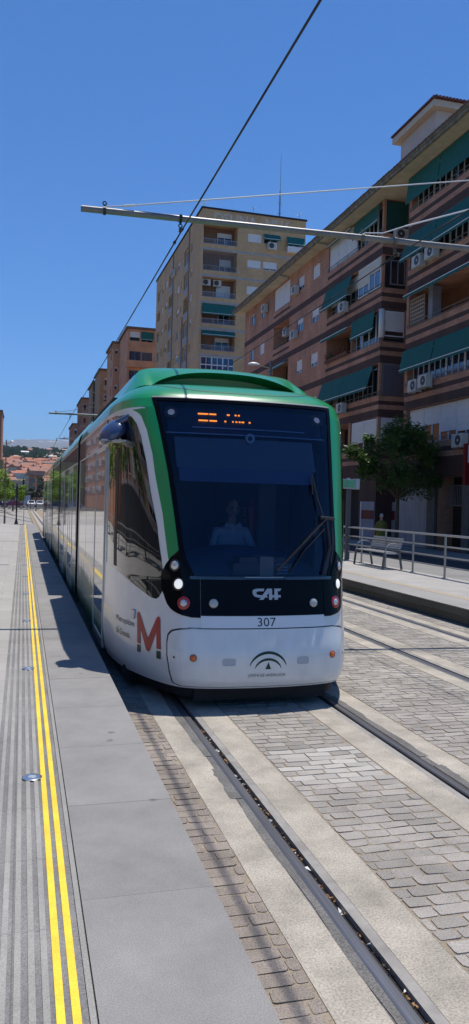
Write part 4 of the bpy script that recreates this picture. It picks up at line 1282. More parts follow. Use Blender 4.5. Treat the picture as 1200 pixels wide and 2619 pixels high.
# ================= right-hand block (brick, dark bands, green awnings)
XF = 18.1
FR_ = Fr((XF, 0), (0, 1), (-1, 0))
A_ = empty('apartment_building', (XF, 44, 0), 0, 'long red brick apartment block with dark bands, green awnings and a deep beige eave', 'building')
rail_z = [5.23 + 2.87 * k for k in range(5)]           # floors 1..5
b = MB()
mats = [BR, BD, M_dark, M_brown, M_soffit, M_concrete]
zones, holes = [], []
for k, r in enumerate(rail_z):
    thick = (r - 1.33, r - .92)
    zones += [(20, 37.45, *thick, 1), (37.45, 45.1, *thick, 1), (20, 34.6, r - .68, r - .47, 1), (37.45, 45.1, r - .68, r - .47, 1)]
    if k: zones += [(45.1, 63.8, *[q - .02 for q in thick], 1)]
    top = r + 1.53 if k < 4 else 18.27
    dep = 1.5 if k == 2 else .42
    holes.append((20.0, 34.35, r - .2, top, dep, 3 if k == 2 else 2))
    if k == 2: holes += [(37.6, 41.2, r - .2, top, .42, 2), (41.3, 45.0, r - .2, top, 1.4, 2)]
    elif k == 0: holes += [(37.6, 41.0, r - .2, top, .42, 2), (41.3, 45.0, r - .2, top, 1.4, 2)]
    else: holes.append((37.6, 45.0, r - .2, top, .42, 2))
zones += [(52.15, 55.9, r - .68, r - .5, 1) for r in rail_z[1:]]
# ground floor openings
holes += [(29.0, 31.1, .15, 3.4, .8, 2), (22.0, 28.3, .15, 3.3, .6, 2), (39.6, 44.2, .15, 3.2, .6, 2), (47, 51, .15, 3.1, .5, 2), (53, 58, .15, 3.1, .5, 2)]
zones += [(20, 64, 0, 3.9, 1)]
# far part: small windows
FW = []
for k in (1, 2, 3, 4):
    r = rail_z[k]; s = 0.0
    z0, z1 = r + .05, r + .95
    FW += [(46.5, 47.78, z0, z1, k, 'A'), (49.35, 50.55, z0, z1, k, 'B'), (58.1, 59.3, z0, z1, k, 'C'), (60.9, 62.1, z0, z1, k, 'D')]
    holes.append((52.25, 55.8, r - .2, r + 1.55 if k < 4 else 18.2, 1.1 if k != 4 else .25, 2))
for q in FW: holes.append((q[0], q[1], q[2], q[3], .14, 2))
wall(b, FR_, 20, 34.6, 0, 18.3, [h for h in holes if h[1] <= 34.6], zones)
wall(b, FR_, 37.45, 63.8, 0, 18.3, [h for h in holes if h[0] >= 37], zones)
# light well between the two halves, its far wall looks back at the camera
SW = Fr((XF, 37.45), (1, 0), (0, -1))
sh_, szones = [], []
for k, r in enumerate(rail_z):
    szones += [(0, 1.7, r - 1.33, r - .92, 1), (0, 1.7, r - .68, r - .47, 1)]
    sh_.append((.16, 1.42, r - .2, (r + 1.53) if k < 4 else 18.27, .12, 2))
szones.append((0, 1.7, 0, 3.9, 1))
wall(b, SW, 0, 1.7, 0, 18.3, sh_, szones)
WB = Fr((XF + 1.65, 0), (0, 1), (-1, 0)); wall(b, WB, 34.6, 37.45, 0, 18.3, [], [(34, 38, r - 1.33, r - .92, 1) for r in rail_z])
wall(b, Fr((XF, 34.6), (1, 0), (0, 1)), 0, 1.65, 0, 18.3)
wall(b, Fr((XF, 63.8), (1, 0), (0, 1)), 0, 12, 0, 18.3)
wall(b, Fr((XF, 20.0), (1, 0), (0, -1)), 0, 12, 0, 18.3)
b.build('wall', mats, A_, fix=False)
# eave
b = MB(); b.mi = 0
b.hexa([(XF - .80, 20, 18.30), (XF + 2.2, 20, 18.30), (XF + 2.2, 64.6, 18.30), (XF - .80, 64.6, 18.30), (XF - .80, 20, 18.42), (XF + 2.2, 20, 18.42), (XF + 2.2, 64.6, 18.42), (XF - .80, 64.6, 18.42)])
b.mi = 1; b.box(XF - .93, XF - .80, 20, 64.7, 18.27, 18.44); b.mi = 1; b.box(XF - .98, XF - .5, 20, 64.7, 18.441, 18.52)
n = 150
for i in range(n):
    y = 20 + 44.6 * i / n
    b.mi = 2
    b.box(XF - 1.02, XF - .45, y + .02, y + .24, 18.52, 18.60 + rnd.uniform(-.01, .01))
b.mi = 2; b.add([(XF - .5, 20, 18.6), (XF - .5, 64.6, 18.6), (XF + 4.5, 64.6, 20.2), (XF + 4.5, 20, 20.2)], [(0, 1, 2, 3)])
b.add([(XF + 10, 20, 18.6), (XF + 10, 64.6, 18.6), (XF + 4.5, 64.6, 20.2), (XF + 4.5, 20, 20.2)], [(0, 3, 2, 1)])
b.add([(XF - .5, 64.6, 18.6), (XF + 10, 64.6, 18.6), (XF + 4.5, 64.6, 20.2)], [(0, 1, 2)])
M_tile = mat('clay_tile_dark', (0.11, 0.06, 0.045), 0.9, col2=(0.2, 0.12, 0.08), scale=5)
b.build('eave', [M_soffit, M_fascia, M_tile], A_, fix=False)
for y in (44.9, 52.2):
    b = MB(); b.tube((XF - .9, y, 18.25), (XF - .1, y, 18.2), .05, .05, 8); b.build('downpipe', M_concrete, A_)
# stair tower above
T_ = MB(); T_.box(21.9, 27.5, 39.0, 43.2, 18.5, 24.35)
tw = T_.build('stair_tower', mat('beige_render', (0.50, 0.42, 0.36), 0.9, var=.06, scale=1), A_)
T_ = MB(); T_.mi = 0; T_.box(21.5, 27.9, 38.6, 43.6, 24.36, 24.72)
for i in range(24): T_.mi = 1; T_.box(21.40, 21.62, 38.5 + i * .215, 38.63 + i * .215, 24.72, 24.86)
for i in range(30): T_.mi = 1; T_.box(21.5 + i * .215, 21.63 + i * .215, 38.40, 38.62, 24.72, 24.86)
T_.mi = 1
T_.add([(21.4, 38.5, 24.80), (28.0, 38.5, 24.80), (28.0, 43.7, 24.80), (21.4, 43.7, 24.80), (24.0, 41.1, 25.9), (25.4, 41.1, 25.9)], [(0, 1, 5, 4), (1, 2, 5), (2, 3, 4, 5), (3, 0, 4)])
T_.build('roof', [mat('cream_fascia', (0.55, 0.47, 0.36), 0.9, var=.08), mat('tile_edge', (0.16, 0.05, 0.035), 0.9, var=.4, scale=6)], tw, fix=False)

def gallery(fr, a0, a1, z0, z1, d, parent, bay, pane, shuts=None, n=2, frame=None, shutm=None):
    k = max(1, round((a1 - a0) / bay))
    for i in range(k):
        s = shuts[i % len(shuts)] if shuts else 0
        window(fr, a0 + (a1 - a0) * i / k + .01, a0 + (a1 - a0) * (i + 1) / k - .01, z0, z1, d, parent, s, n, frame, pane, shutm)
# near half
r1, r2, r3, r4, r5 = rail_z
gallery(FR_, 22.0, 34.3, r5 - .2, 18.2, -.35, A_, 1.5, M_pane, None, 3)
gallery(FR_, 22.0, 34.3, r4 - .2, r4 + 1.5, -.35, A_, 1.5, M_pane, None, 3)
gallery(FR_, 22.0, 34.3, r2 - .2, r2 + 1.5, -.35, A_, 1.55, M_winbl, None, 3)
gallery(FR_, 22.85, 34.28, r1 - .2, r1 + 1.5, -.25, A_, 1.43, M_pane, [.78, .62, .8, .55, .8, .75, .5, .84][:8], 2)
window(FR_, 29.75, 30.95, r3 - .9, r3 + .75, -1.44, A_, 1.0, 1)
window(FR_, 25.5, 27.4, r3 - .9, r3 + .75, -1.44, A_, .6, 2)
b = MB()
for i in range(8):
    FR_.box(b, 32.95 + i * .19, 32.99 + i * .19, -.1, -.06, r3 - .1, r3 + 1.2)
for i in range(7): FR_.box(b, 32.95, 34.3, -.098, -.062, r3 + i * .19, r3 + .04 + i * .19)
b.build('lattice_screen', mat('lattice_cream', (0.42, 0.33, 0.26), 0.8), A_)
b = MB(); FR_.box(b, 32.35, 32.75, -.6, -.15, r3 - .15, r3 + 1.45); b.build('balcony_locker', M_grey, A_)
for r in rail_z: railing(FR_, 20, 34.45, r, .03, A_, 2, .17)
awning(FR_, 31.66, 34.72, 18.24, 17.08, .02, .16, A_, 1, bar=False)
awning(FR_, 28.0, 31.62, 18.24, 17.08, .02, .16, A_, 1, bar=False)
awning(FR_, 31.66, 34.68, r4 + 1.50, r4 + .32, .04, .42, A_, 1)
awning(FR_, 28.0, 31.62, r4 + 1.50, r4 + .32, .04, .42, A_, 1)
awning(FR_, 32.05, 34.2, r3 + 1.50, r3 + 1.30, .04, .42, A_, 1, .18)
awning(FR_, 28.0, 32.0, r3 + 1.52, r3 + 1.30, .04, .42, A_, 1, .18)
awning(FR_, 31.76, 34.80, r2 + 1.62, r2 + .66, .04, .22, A_, 1)
awning(FR_, 27.6, 31.70, r2 + 1.62, r2 + .66, .04, .22, A_, 1)
ac_unit(FR_, 32.72, r4 - .42, A_); ac_unit(FR_, 31.50, r4 - .36, A_)
ac_unit(FR_, 32.75, r2 - .60, A_); ac_unit(FR_, 31.75, r2 - .52, A_, .02)
ac_unit(FR_, 28.66, r1 - .62, A_)
# middle part
gallery(FR_, 40.9, 44.95, r5 - .18, 18.2, -.12, A_, 1.35, M_panel, [1.0], 1)
gallery(FR_, 37.65, 40.9, r5 - .18, 18.2, -.35, A_, 1.08, M_pane, None, 2)
gallery(FR_, 37.62, 40.45, r4 - .12, r4 + 1.48, -.05, A_, 1.42, M_winbl, [.42, .66], 2, M_white, M_panel2)
gallery(FR_, 40.6, 44.95, r4 - .18, r4 + 1.48, -.30, A_, 1.45, M_pane, [.5, .45, .62], 2, M_grey, M_panel2)
gallery(FR_, 37.65, 41.1, r3 - .18, r3 + 1.48, -.30, A_, .86, M_pane, None, 1)
gallery(FR_, 37.65, 44.95, r2 - .18, r2 + 1.48, -.35, A_, 1.2, M_pane, None, 2, M_grey)
gallery(FR_, 37.65, 40.9, r1 - .18, r1 + 1.48, -.10, A_, 1.6, M_pane, [.8, .72], 2)
for r in rail_z: railing(FR_, 37.5, 45.0, r, .03, A_, 2, .17)
awning(FR_, 37.9, 41.15, 18.24, 17.35, .02, .15, A_, 1)
awning(FR_, 41.3, 44.9, 18.24, 18.0, .02, .25, A_, 1, .12)
awning(FR_, 41.25, 45.25, r4 + 1.53, r4 + .30, .04, .40, A_, 1)
awning(FR_, 41.25, 45.3, r3 + 1.52, r3 + 1.32, .04, .30, A_, 1, .20)
awning(FR_, 38.15, 41.1, r3 + 1.60, r3 + .62, .04, .14, A_, 1)
awning(FR_, 38.15, 41.85, r2 + 1.50, r2 + .30, .04, .42, A_, 1); awning(FR_, 41.88, 45.5, r2 + 1.50, r2 + .30, .04, .42, A_, 1)
ac_unit(FR_, 41.6, r4 - .5, A_, .02); ac_unit(FR_, 41.5, r2 - .68, A_)
# return wall
window(SW, .5, 1.36, r4 - .0, r4 + 1.3, -.08, A_, 0, 2, M_grey)
window(SW, .2, 1.38, r3 + .1, r3 + 1.45, -.05, A_, .8, 1); b = MB(); b.tube((XF + .06, 37.47, r3 + .0), (XF + .06, 37.47, r3 + 1.5), .16, .16, 14); b.build('corner_shutter', M_panel, A_, smooth=True)
window(SW, .2, 1.38, r2 - .15, r2 + 1.5, -.05, A_, 1.0, 1, M_grey, None, mat('grey_shutter', (0.11, 0.11, 0.135), 0.6))
window(SW, .2, 1.38, r1 - .1, r1 + 1.5, -.05, A_, .7, 1)
b = MB(); SW.box(b, .2, 1.4, .02, .05, r5 - .1, 18.2); b.build('curtain', mat('dark_green_canvas', (0.004, 0.06, 0.05), 0.9, stretch=(8, 8, .5), var=.4), A_)
ac_unit(SW, .55, r5 - .55, A_)
for r in rail_z[:3]: railing(SW, 0, 1.5, r, .03, A_, 2, .17)
# far part windows
for (a0, a1, z0, z1, k, nm) in FW:
    s = {'A4': 1.0, 'B4': .72, 'C4': .35, 'D4': 0, 'A3': .55, 'B3': .4, 'C3': 1.0, 'D3': 0, 'A2': .72, 'B2': .78, 'C2': .8, 'D2': .5, 'A1': .8, 'B1': .6, 'C1': .9, 'D1': .6}[nm + str(k)]
    window(FR_, a0, a1, z0, z1, -.12, A_, s, 2)
gallery(FR_, 52.3, 55.75, r5 - .15, 18.15, -.1, A_, 1.15, M_panel, [1.0], 1)
railing(FR_, 52.3, 55.75, r4, -.02, A_, 2, .2); railing(FR_, 52.3, 55.75, r3, -.02, A_, 2, .2)
awning(FR_, 52.3, 55.8, r3 + 1.5, r3 + 1.15, .02, .35, A_, 1)
ac_unit(FR_, 50.2, r5 - .15, A_); ac_unit(FR_, 50.2, r4 - .35, A_); ac_unit(FR_, 57.2, r5 + .25, A_); ac_unit(Fr((XF + .4, 0), (0, 1), (-1, 0)), 53.0, r4 + .45, A_)
# geraniums on the third floor balcony
GER = [mat('geranium_leaf', (0.03, 0.075, 0.02), 0.8), mat('geranium_flower', (0.42, 0.010, 0.02), 0.7)]
for i in range(6):
    a = 41.5 + i * .57
    b = MB(); FR_.box(b, a, a + .5, .02, .2, r3 - .16, r3)
    pl = b.build('flower_box', mat('terracotta_box', (0.16, 0.07, 0.04), 0.9))
    tag(pl, ['planter of red geraniums on the flowered balcony, %s' % w_ for w_ in ('beside the lowered awning', 'second from the lowered awning', 'third from the lowered awning', 'third from its far end', 'second from its far end', 'at its far end')][i], 'planter', 'geranium boxes on the balcony')
    b = MB()
    for _ in range(90):
        b.mi = 1 if rnd.random() < .42 else 0
        c = FR_.p(a + rnd.uniform(-.05, .55), .1 + rnd.gauss(0, .1), r3 + .08 + abs(rnd.gauss(0, .17)))
        s = rnd.uniform(.025, .055)
        b.add([tuple(c[k] + rnd.uniform(-s, s) for k in range(3)) for _ in range(4)], [(0, 1, 2, 3)])
    b.build('foliage', GER, pl, fix=False)
# ground floor fittings
def slabbox(name, m, a0, a1, d0, d1, z0, z1, parent=A_, label=None):
    b = MB(); FR_.box(b, a0, a1, d0, d1, z0, z1); o = b.build(name, m, parent)
    if label: o['label'] = label
    return o
slabbox('wall_panel', mat('stained_blue_grey_panel', (0.20, 0.22, 0.26), 0.6, col2=(0.30, 0.32, 0.36), scale=1.2, stretch=(3, 3, .5)), 31.95, 35.1, .0, .05, .12, 3.0)
slabbox('pillar', mat('stone_pillar', (0.10, 0.10, 0.10), 0.8, var=.2), 31.2, 31.9, .0, .10, .12, 3.6)
slabbox('pillar', mat('stone_pillar', (0.10, 0.10, 0.10), 0.8), 28.4, 28.95, .0, .10, .12, 3.6)
wp = slabbox('shop_panel', mat('pale_shop_panel', (0.26, 0.28, 0.33), 0.6, var=.1), 37.5, 39.1, .0, .06, .12, 2.25)
slabbox('red_band', mat('dark_red_band', (0.12, 0.004, 0.006), 0.6), 37.5, 39.1, .06, .075, 1.3, 1.78, wp)
slabbox('edge', M_white, 39.02, 39.12, .06, .11, .12, 2.25, wp)
wp2 = slabbox('shop_panel', mat('pale_shop_panel', (0.26, 0.28, 0.33), 0.6), 35.2, 37.4, -1.0, -.94, .12, 2.25)
slabbox('red_band', mat('dark_red_band', (0.12, 0.004, 0.006), 0.6), 35.2, 37.4, -.94, -.925, 1.3, 1.78, wp2)
b = MB()
for i in range(14): FR_.box(b, 29.1 + i * .14, 29.12 + i * .14, -.4, -.38, 2.1, 3.0)
for z in (2.1, 3.0): FR_.box(b, 29.05, 31.1, -.405, -.375, z, z + .03)
b.build('door_grille', M_grey, A_)
# projecting red shop sign at the frame's edge
b = MB(); b.box(XF - .70, XF - .02, 27.80, 27.98, 2.95, 4.66)
sg_ = b.build('shop_sign', mat('red_sign_box', (0.16, 0.006, 0.008), 0.4))
tag(sg_, 'dark red projecting shop sign with a white panel, below the lowest air conditioner', 'sign')
b = MB(); b.box(XF - .60, XF - .06, 27.782, 27.798, 3.88, 4.60); pn = b.build('panel', mat('sign_white', (0.62, 0.62, 0.66), 0.5), sg_)
b = MB(); v, f = text_polys('O'); b.add([(XF - .56 + p * .46, 27.776, 3.97 + q * .55) for p, q in v], f); b.build('lettering', M_ink, pn, fix=False)

# ================= tall yellow-brick block
B_ = empty('apartment_building', (23.8, 95, 0), 0, 'tall yellow brick apartment tower with OSUNA painted in pale letters under its roof edge', 'building')
FT = Fr((0, 81.0), (1, 0), (0, -1)); FL = Fr((17.9, 81.0), (0, 1), (-1, 0))
RT = [30.4 - 2.86 * k for k in range(10)]
b = MB(); holes, zones = [], []
for k, r in enumerate(RT):
    holes.append((18.08, 21.85, r - .55, r + 1.62, 1.3 if k != 5 else .2, 4))
    holes += [(23.05, 24.6, r + .15, r + 1.05, .14, 2), (24.85, 26.45, r + .15, r + 1.05, .14, 2), (27.6, 29.0, r + .1, r + 1.1, .14, 2)]
    zones.append((17.9, 29.7, r - 1.22, r - .98, 3))
wall(b, FT, 17.9, 29.7, 0, 33.55, holes, zones)
lw, lz = [], []
wins = [(4.7, 5.7, .1, 1.1), (6.5, 9.4, -.5, 1.3), (10.3, 11.0, .2, 1.0), (12.0, 13.6, .1, 1.1), (14.4, 15.2, .2, 1.0), (16.3, 19.2, -.4, 1.2), (20.4, 21.8, .1, 1.1), (23.4, 24.6, .1, 1.1), (25.8, 28.0, -.2, 1.1)]
for k, r in enumerate(RT):
    for (a0, a1, z0, z1) in wins: lw.append((a0, a1, r + z0, r + z1, .2 if a1 - a0 < 2 else .5, 2))
    lz.append((0, 29.3, r - 1.18, r - 1.06, 3)); lz.append((6.5, 9.4, r - 1.06, r - .5, 5)); lz.append((16.3, 19.2, r - 1.06, r - .4, 5))
wall(b, FL, 0, 29.3, 0, 33.55, lw, lz)
b.mi = 0
wall(b, Fr((29.7, 81), (0, 1), (1, 0)), 0, 29.3, 0, 33.55); wall(b, Fr((17.9, 110.3), (1, 0), (0, 1)), 0, 11.8, 0, 33.55)
b.mi = 1; b.box(17.78, 29.82, 80.88, 110.4, 33.55, 33.72)
BY2 = brick('brown_brick_inner', (0.27, 0.14, 0.08), (0.22, 0.11, 0.06), (0.26, 0.17, 0.12))
b.build('wall', [BY, M_dark, M_dark, M_slab, BY2, M_slab], B_, fix=False)
for k, r in enumerate(RT[:9]):
    if k == 1:
        b = MB()
        for i in range(26): b.tube((18.2 + i * .14, 80.98, r - .5), (18.2 + i * .14, 80.98, r + 1.55), .018, .018, 4, False)
        b.build('balcony_bars', M_grey, B_)
    if k != 5:
        railing(FT, 18.1, 21.83, r, -.03, B_, 2, .52, mat('grey_blue_rail', (0.28, 0.29, 0.34), 0.5), 1.3, .03, True)
        window(FT, 19.9 + .3 * (k % 2), 21.5, r - .5, r + 1.1, -1.25, B_, [.3, .5, .95, .2, .3, .1, .5, .4, .8][k], 2)
    else:
        gallery(FT, 18.1, 21.83, r - .5, r + .75, -.1, B_, 1.25, M_winbl, None, 2)
        gallery(FT, 18.1, 21.83, r + .76, r + 1.6, -.1, B_, 1.25, M_winbl, None, 2)
    if k > 5: continue
    s = [(1.0, .3, .2), (.9, .8, .1), (1.0, .4, 0), (.6, .5, .8)][k % 4]
    window(FT, 23.05, 24.6, r + .15, r + 1.05, -.12, B_, s[0], 1)
    window(FT, 24.85, 26.45, r + .15, r + 1.05, -.12, B_, s[1], 2)
    window(FT, 27.6, 29.0, r + .1, r + 1.1, -.12, B_, s[2], 2)
    for i, (a0, a1, z0, z1) in enumerate(wins):
        big = a1 - a0 > 2
        if big and (k + i) % 3 == 0: continue
        window(FL, a0, a1, r + z0, r + z1, -.16 if not big else -.3, B_, [0, .5, 1.0, .35][(k * 3 + i) % 4] if not big else .0, 4 if big else 1, None, M_winbl if big else None)
awning(FT, 18.1, 21.8, RT[0] + 1.60, RT[0] + 1.45, .05, .5, B_, 1)
awning(FT, 18.1, 21.8, RT[3] + 1.58, RT[3] + .55, .05, .25, B_, 1)
awning(FT, 18.1, 21.8, RT[4] + 1.58, RT[4] + 1.05, .05, .55, B_, 1)
awning(FT, 24.8, 26.7, RT[0] + 1.20, RT[0] + .55, .05, .6, B_, 1)
awning(FT, 27.5, 29.6, RT[0] + 1.20, RT[0] + .35, .05, .4, B_, 1)
awning(FT, 24.9, 26.0, RT[2] + 1.20, RT[2] + .35, .05, .4, B_, 1)
b = MB(); FT.box(b, 27.5, 29.6, .0, .5, RT[0] - .55, RT[0] + .05); b.build('balcony_front', M_panel, B_)
ac_unit(FT, 25.25, RT[0] - .5, B_, .0, 1.0, .75, .4, 0, True)
ac_unit(Fr((0, 82.0), (1, 0), (0, -1)), 18.25, RT[2] + .85, B_, 0, .9, .7, .3, 0, True); ac_unit(Fr((0, 82.0), (1, 0), (0, -1)), 19.45, RT[2] + .85, B_, 0, .9, .7, .3, 0, True)
ac_unit(FL, 14.5, RT[0] - .1, B_, .0, 1.0, .8, .4, 0, True); ac_unit(FL, 9.6, RT[4] - .4, B_, .0, 1.0, .7, .4, 0, True)
b = MB()
for a in (6.3, 16.1, 9.6):
    b = MB(); b.tube(FL.p(a, .08, 0), FL.p(a, .08, 33.4 if a != 9.6 else 24), .07, .07, 6); b.build('downpipe', M_grey, B_)
M_sgn = mat('faded_pale_paint', (0.56, 0.47, 0.40), 0.9, var=.25, scale=6)
M_sgn = mat('faded_pale_paint', (0.50, 0.44, 0.38), 0.9, var=.25, scale=6)

for tx_, xa_, wd_ in (('OSUNA', 19.15, 4.9), ('-', 24.35, .25), ('Nº', 25.0, 1.45), ('16', 26.75, 1.1)):
    b = MB(); v, f = text_polys(tx_, 1.0, .03); b.add([(xa_ + p * wd_, 80.985, (32.22 + q * 1.05) if tx_ != '-' else 32.65 + q * .15) for p, q in v], f); b.build('painted_lettering', M_sgn, B_, fix=False)
b = MB(); v, f = text_polys('OSUNA')
b.add([(17.885, 81 + 21 - p * 14, 32.1 + q * 1.0) for p, q in v], f)
b.build('painted_lettering', mat('faint_paint', (0.42, 0.34, 0.24), 0.9), B_, fix=False)
b = MB(); b.tube((27.9, 85, 33.7), (27.9, 85, 38.2), .10, .08, 6); b.tube((27.9, 85, 38.2), (27.9, 85, 42.5), .035, .02, 5)
for z in (34.6, 35.6, 36.8, 37.8): b.box(27.7, 28.1, 84.95, 85.05, z, z + .06)
tag(b.build('radio_mast', mat('mast_blue_grey', (0.25, 0.28, 0.38), 0.5)), 'thin lattice radio mast on the roof of the yellow brick tower', 'mast')
def tv_antenna(x, y, z, h, lab):
    b = MB(); b.tube((x, y, z), (x, y, z + h), .03, .03, 5); b.tube((x - .5, y, z + h * .5), (x + .35, y, z + h), .025, .025, 5)
    for i in range(4): b.tube((x - .4 + i * .2, y - .2, z + h * (.56 + i * .12)), (x - .4 + i * .2, y + .2, z + h * (.56 + i * .12)), .012, .012, 4)
    tag(b.build('tv_antenna', M_alu), lab, 'antenna', 'television antennas on the roofs')
tv_antenna(18.2, 81.6, 33.7, .8, 'small television antenna at the near corner of the tall yellow brick roof')
tv_antenna(23.8, 81.8, 33.7, 1.1, 'television antenna in the middle of the tall yellow brick roof')
tv_antenna(29.2, 81.8, 33.7, 1.1, 'television antenna at the right end of the tall yellow brick roof')

def block(name, label, x0, x1, y0, y1, h, wm, front=(), side=(), roofm=None, parapet=.35, group=None, over=.25):
    """plain block with openings on the face towards the camera and on its street side"""
    e = empty(name, ((x0 + x1) / 2, (y0 + y1) / 2, 0), 0, label, 'building', group)
    f1 = Fr((0, y0), (1, 0), (0, -1)); f2 = Fr((x0, 0), (0, 1), (-1, 0))
    b = MB()
    wall(b, f1, x0, x1, 0, h, [(q[0], q[1], q[2], q[3], q[4], 1) for q in front])
    wall(b, f2, y0, y1, 0, h, [(q[0], q[1], q[2], q[3], q[4], 1) for q in side])
    wall(b, Fr((x1, 0), (0, 1), (1, 0)), y0, y1, 0, h); wall(b, Fr((0, y1), (1, 0), (0, 1)), x0, x1, 0, h)
    b.build('wall', [wm, M_dark], e, fix=False)
    b = MB(); b.box(x0 - over, x1 + over, y0 - over, y1 + over, h, h + parapet); b.build('roof', roofm or M_tile, e)
    for q in front:
        window(f1, q[0], q[1], q[2], q[3], -q[4] + .03, e, q[5], max(1, int((q[1] - q[0]) / .9)), q[6] if len(q) > 6 else None, q[7] if len(q) > 7 else None)
    for q in side:
        window(f2, q[0], q[1], q[2], q[3], -q[4] + .03, e, q[5], max(1, int((q[1] - q[0]) / .9)))
    return e, f1, f2
# orange block
fl = [27.9 - 2.95 * k for k in range(9)]
fr_ = []
for k, z in enumerate(fl):
    if k == 0: fr_ += [(15.2, 16.8, z - 1.5, z - .05, .2, .6), (17.0, 18.8, z - 1.5, z - .05, .4, 0)]
    else: fr_ += [(15.2, 17.0, z - 1.6, z - .1, .2, 0, M_grey, M_winbl), (17.05, 18.8, z - 1.6, z - .1, .2, 0, M_white, M_winbl)] if k < 3 else [(15.2, 16.4, z - 1.6, z - .1, .3, .5), (17.0, 18.7, z - 1.6, z - .1, .3, .3)]
E1, f1, f2 = block('apartment_building', 'orange rendered apartment block with rounded bays and a green top awning, beyond the yellow tower', 14.9, 19.6, 118, 128, 28.2, BO, fr_, [])
awning(f1, 16.95, 18.9, 27.9, 26.75, .03, .12, E1, 1)
for k, z in enumerate(fl[1:4]):
    b = MB(); b.box(14.7, 19.0, 117.2, 118, z - 2.9 + .3, z - 1.62); b.build('balcony_front', BO, E1)
E2, f1, f2 = block('apartment_building', 'narrow salmon coloured block stepping out behind the orange bays', 13.9, 17.5, 128.5, 138, 27.9, mat('salmon_render', (0.56, 0.28, 0.16), 0.9, var=.1), [(14.2, 14.7, 26.2 - 2.95 * k, 27.0 - 2.95 * k, .2, .3) for k in range(6)], [(130, 132, 25.6 - 2.95 * k, 27.0 - 2.95 * k, .3, .4) for k in range(6)])
E3, f1, f2 = block('apartment_building', 'brown rendered block with projecting balconies and a thin roof slab, left of the salmon one', 12.9, 17.2, 140, 150, 25.2, mat('brown_render', (0.44, 0.25, 0.13), 0.9, var=.12), [(13.7, 14.7, 22.6 - 2.9 * k, 24.0 - 2.9 * k, .3, .3) for k in range(6)] + [(15.0, 15.6, 22.6 - 2.9 * k, 24.0 - 2.9 * k, .3, 1.0) for k in range(6)], [])
for k in range(4):
    b = MB(); b.box(13.5, 15.2, 139.2, 140, 21.6 - 2.9 * k, 22.4 - 2.9 * k); b.build('balcony_front', mat('pale_balcony', (0.4, 0.33, 0.25), 0.9), E3)
ac_unit(f1, 13.6, 20.0, E3, 0, 1.1, .9, .5, 0, True)
E4, f1, f2 = block('apartment_building', 'slim block whose corner is stacked with dark green enclosed balconies', 12.9, 16.4, 152, 164, 24.8, mat('brown_render', (0.34, 0.20, 0.11), 0.9), [], [(153, 157, 22.8 - 2.05 * k, 24.4 - 2.05 * k, .3, 0) for k in range(8)])
for k in range(9):
    b = MB(); b.box(12.75, 13.95, 151.6, 152, 22.95 - 2.05 * k, 24.7 - 2.05 * k); b.build('green_screen', mat('dark_green_canvas2', (0.004, 0.055, 0.045), 0.8), E4)
OB = brick('orange_brick', (0.46, 0.18, 0.09), (0.38, 0.14, 0.07), (0.36, 0.2, 0.12))
E5, f1, f2 = block('apartment_building', 'orange red brick block with pale floor lines, beyond the green balconies', 12.3, 15.0, 175, 190, 24.4, OB, [(13.9, 14.7, 21.9 - 2.9 * k, 23.6 - 2.9 * k, .3, .2) for k in range(6)] + [(12.6, 13.3, 21.9 - 2.9 * k, 23.3 - 2.9 * k, .3, .1) for k in range(6)], [(176 + 4 * j, 178 + 4 * j, 21.9 - 2.9 * k, 23.4 - 2.9 * k, .3, .3) for k in range(6) for j in range(3)])
for k in range(6):
    b = MB(); b.box(12.2, 15.05, 174.9, 175, 21.1 - 2.9 * k, 21.35 - 2.9 * k); b.build('floor_band', M_slab, E5)
E6, f1, f2 = block('apartment_building', 'farthest orange brick block of the right hand row', 12.8, 15.6, 215, 232, 22.4, OB, [(13.2, 13.9, 19.8 - 2.9 * k, 21.2 - 2.9 * k, .3, .3) for k in range(6)] + [(14.3, 15.1, 19.8 - 2.9 * k, 21.2 - 2.9 * k, .3, .1) for k in range(6)], [(217 + 4 * j, 219 + 4 * j, 19.8 - 2.9 * k, 21.2 - 2.9 * k, .3, .3) for k in range(5) for j in range(3)])
# building at the left edge
E7, f1, f2 = block('apartment_building', 'brown apartment block at the left edge of the view, with an ochre lower annex', -16, -6.3, 230, 250, 26.5, OB, [(-7.6, -6.9, 23.5 - 2.9 * k, 25.0 - 2.9 * k, .3, .3) for k in range(7)], [])
b = MB(); b.box(-15, -5.55, 226, 229.9, 0, 12.5); b.build('annex', mat('ochre_render', (0.45, 0.32, 0.14), 0.9, var=.1), E7)
# opposite side of the street, mirrored in the tram's glass
E8, f1, f2 = block('apartment_building', 'pink apartment block across the street on the left, mirrored in the tram side', -30, -17, -4, 44, 17.5, mat('pink_render', (0.50, 0.30, 0.22), 0.9, var=.1), [], [])
FRL = Fr((-17, 0), (0, 1), (1, 0))
for k in range(5):
    for j in range(9): window(FRL, -2 + j * 5, .2 + j * 5, 3.6 + k * 2.9, 5.2 + k * 2.9, .01, E8, [.4, 1, 0, .7][(j + k) % 4], 2)
    b = MB(); FRL.box(b, -4, 44, .0, .05, 3.0 + k * 2.9, 3.25 + k * 2.9); b.build('floor_band', M_slab, E8)
b = MB(); FRL.box(b, -4, 44, .0, .04, 0, 2.9); b.build('shop_front', mat('dark_shopfront', (0.05, 0.05, 0.055), 0.4), E8)

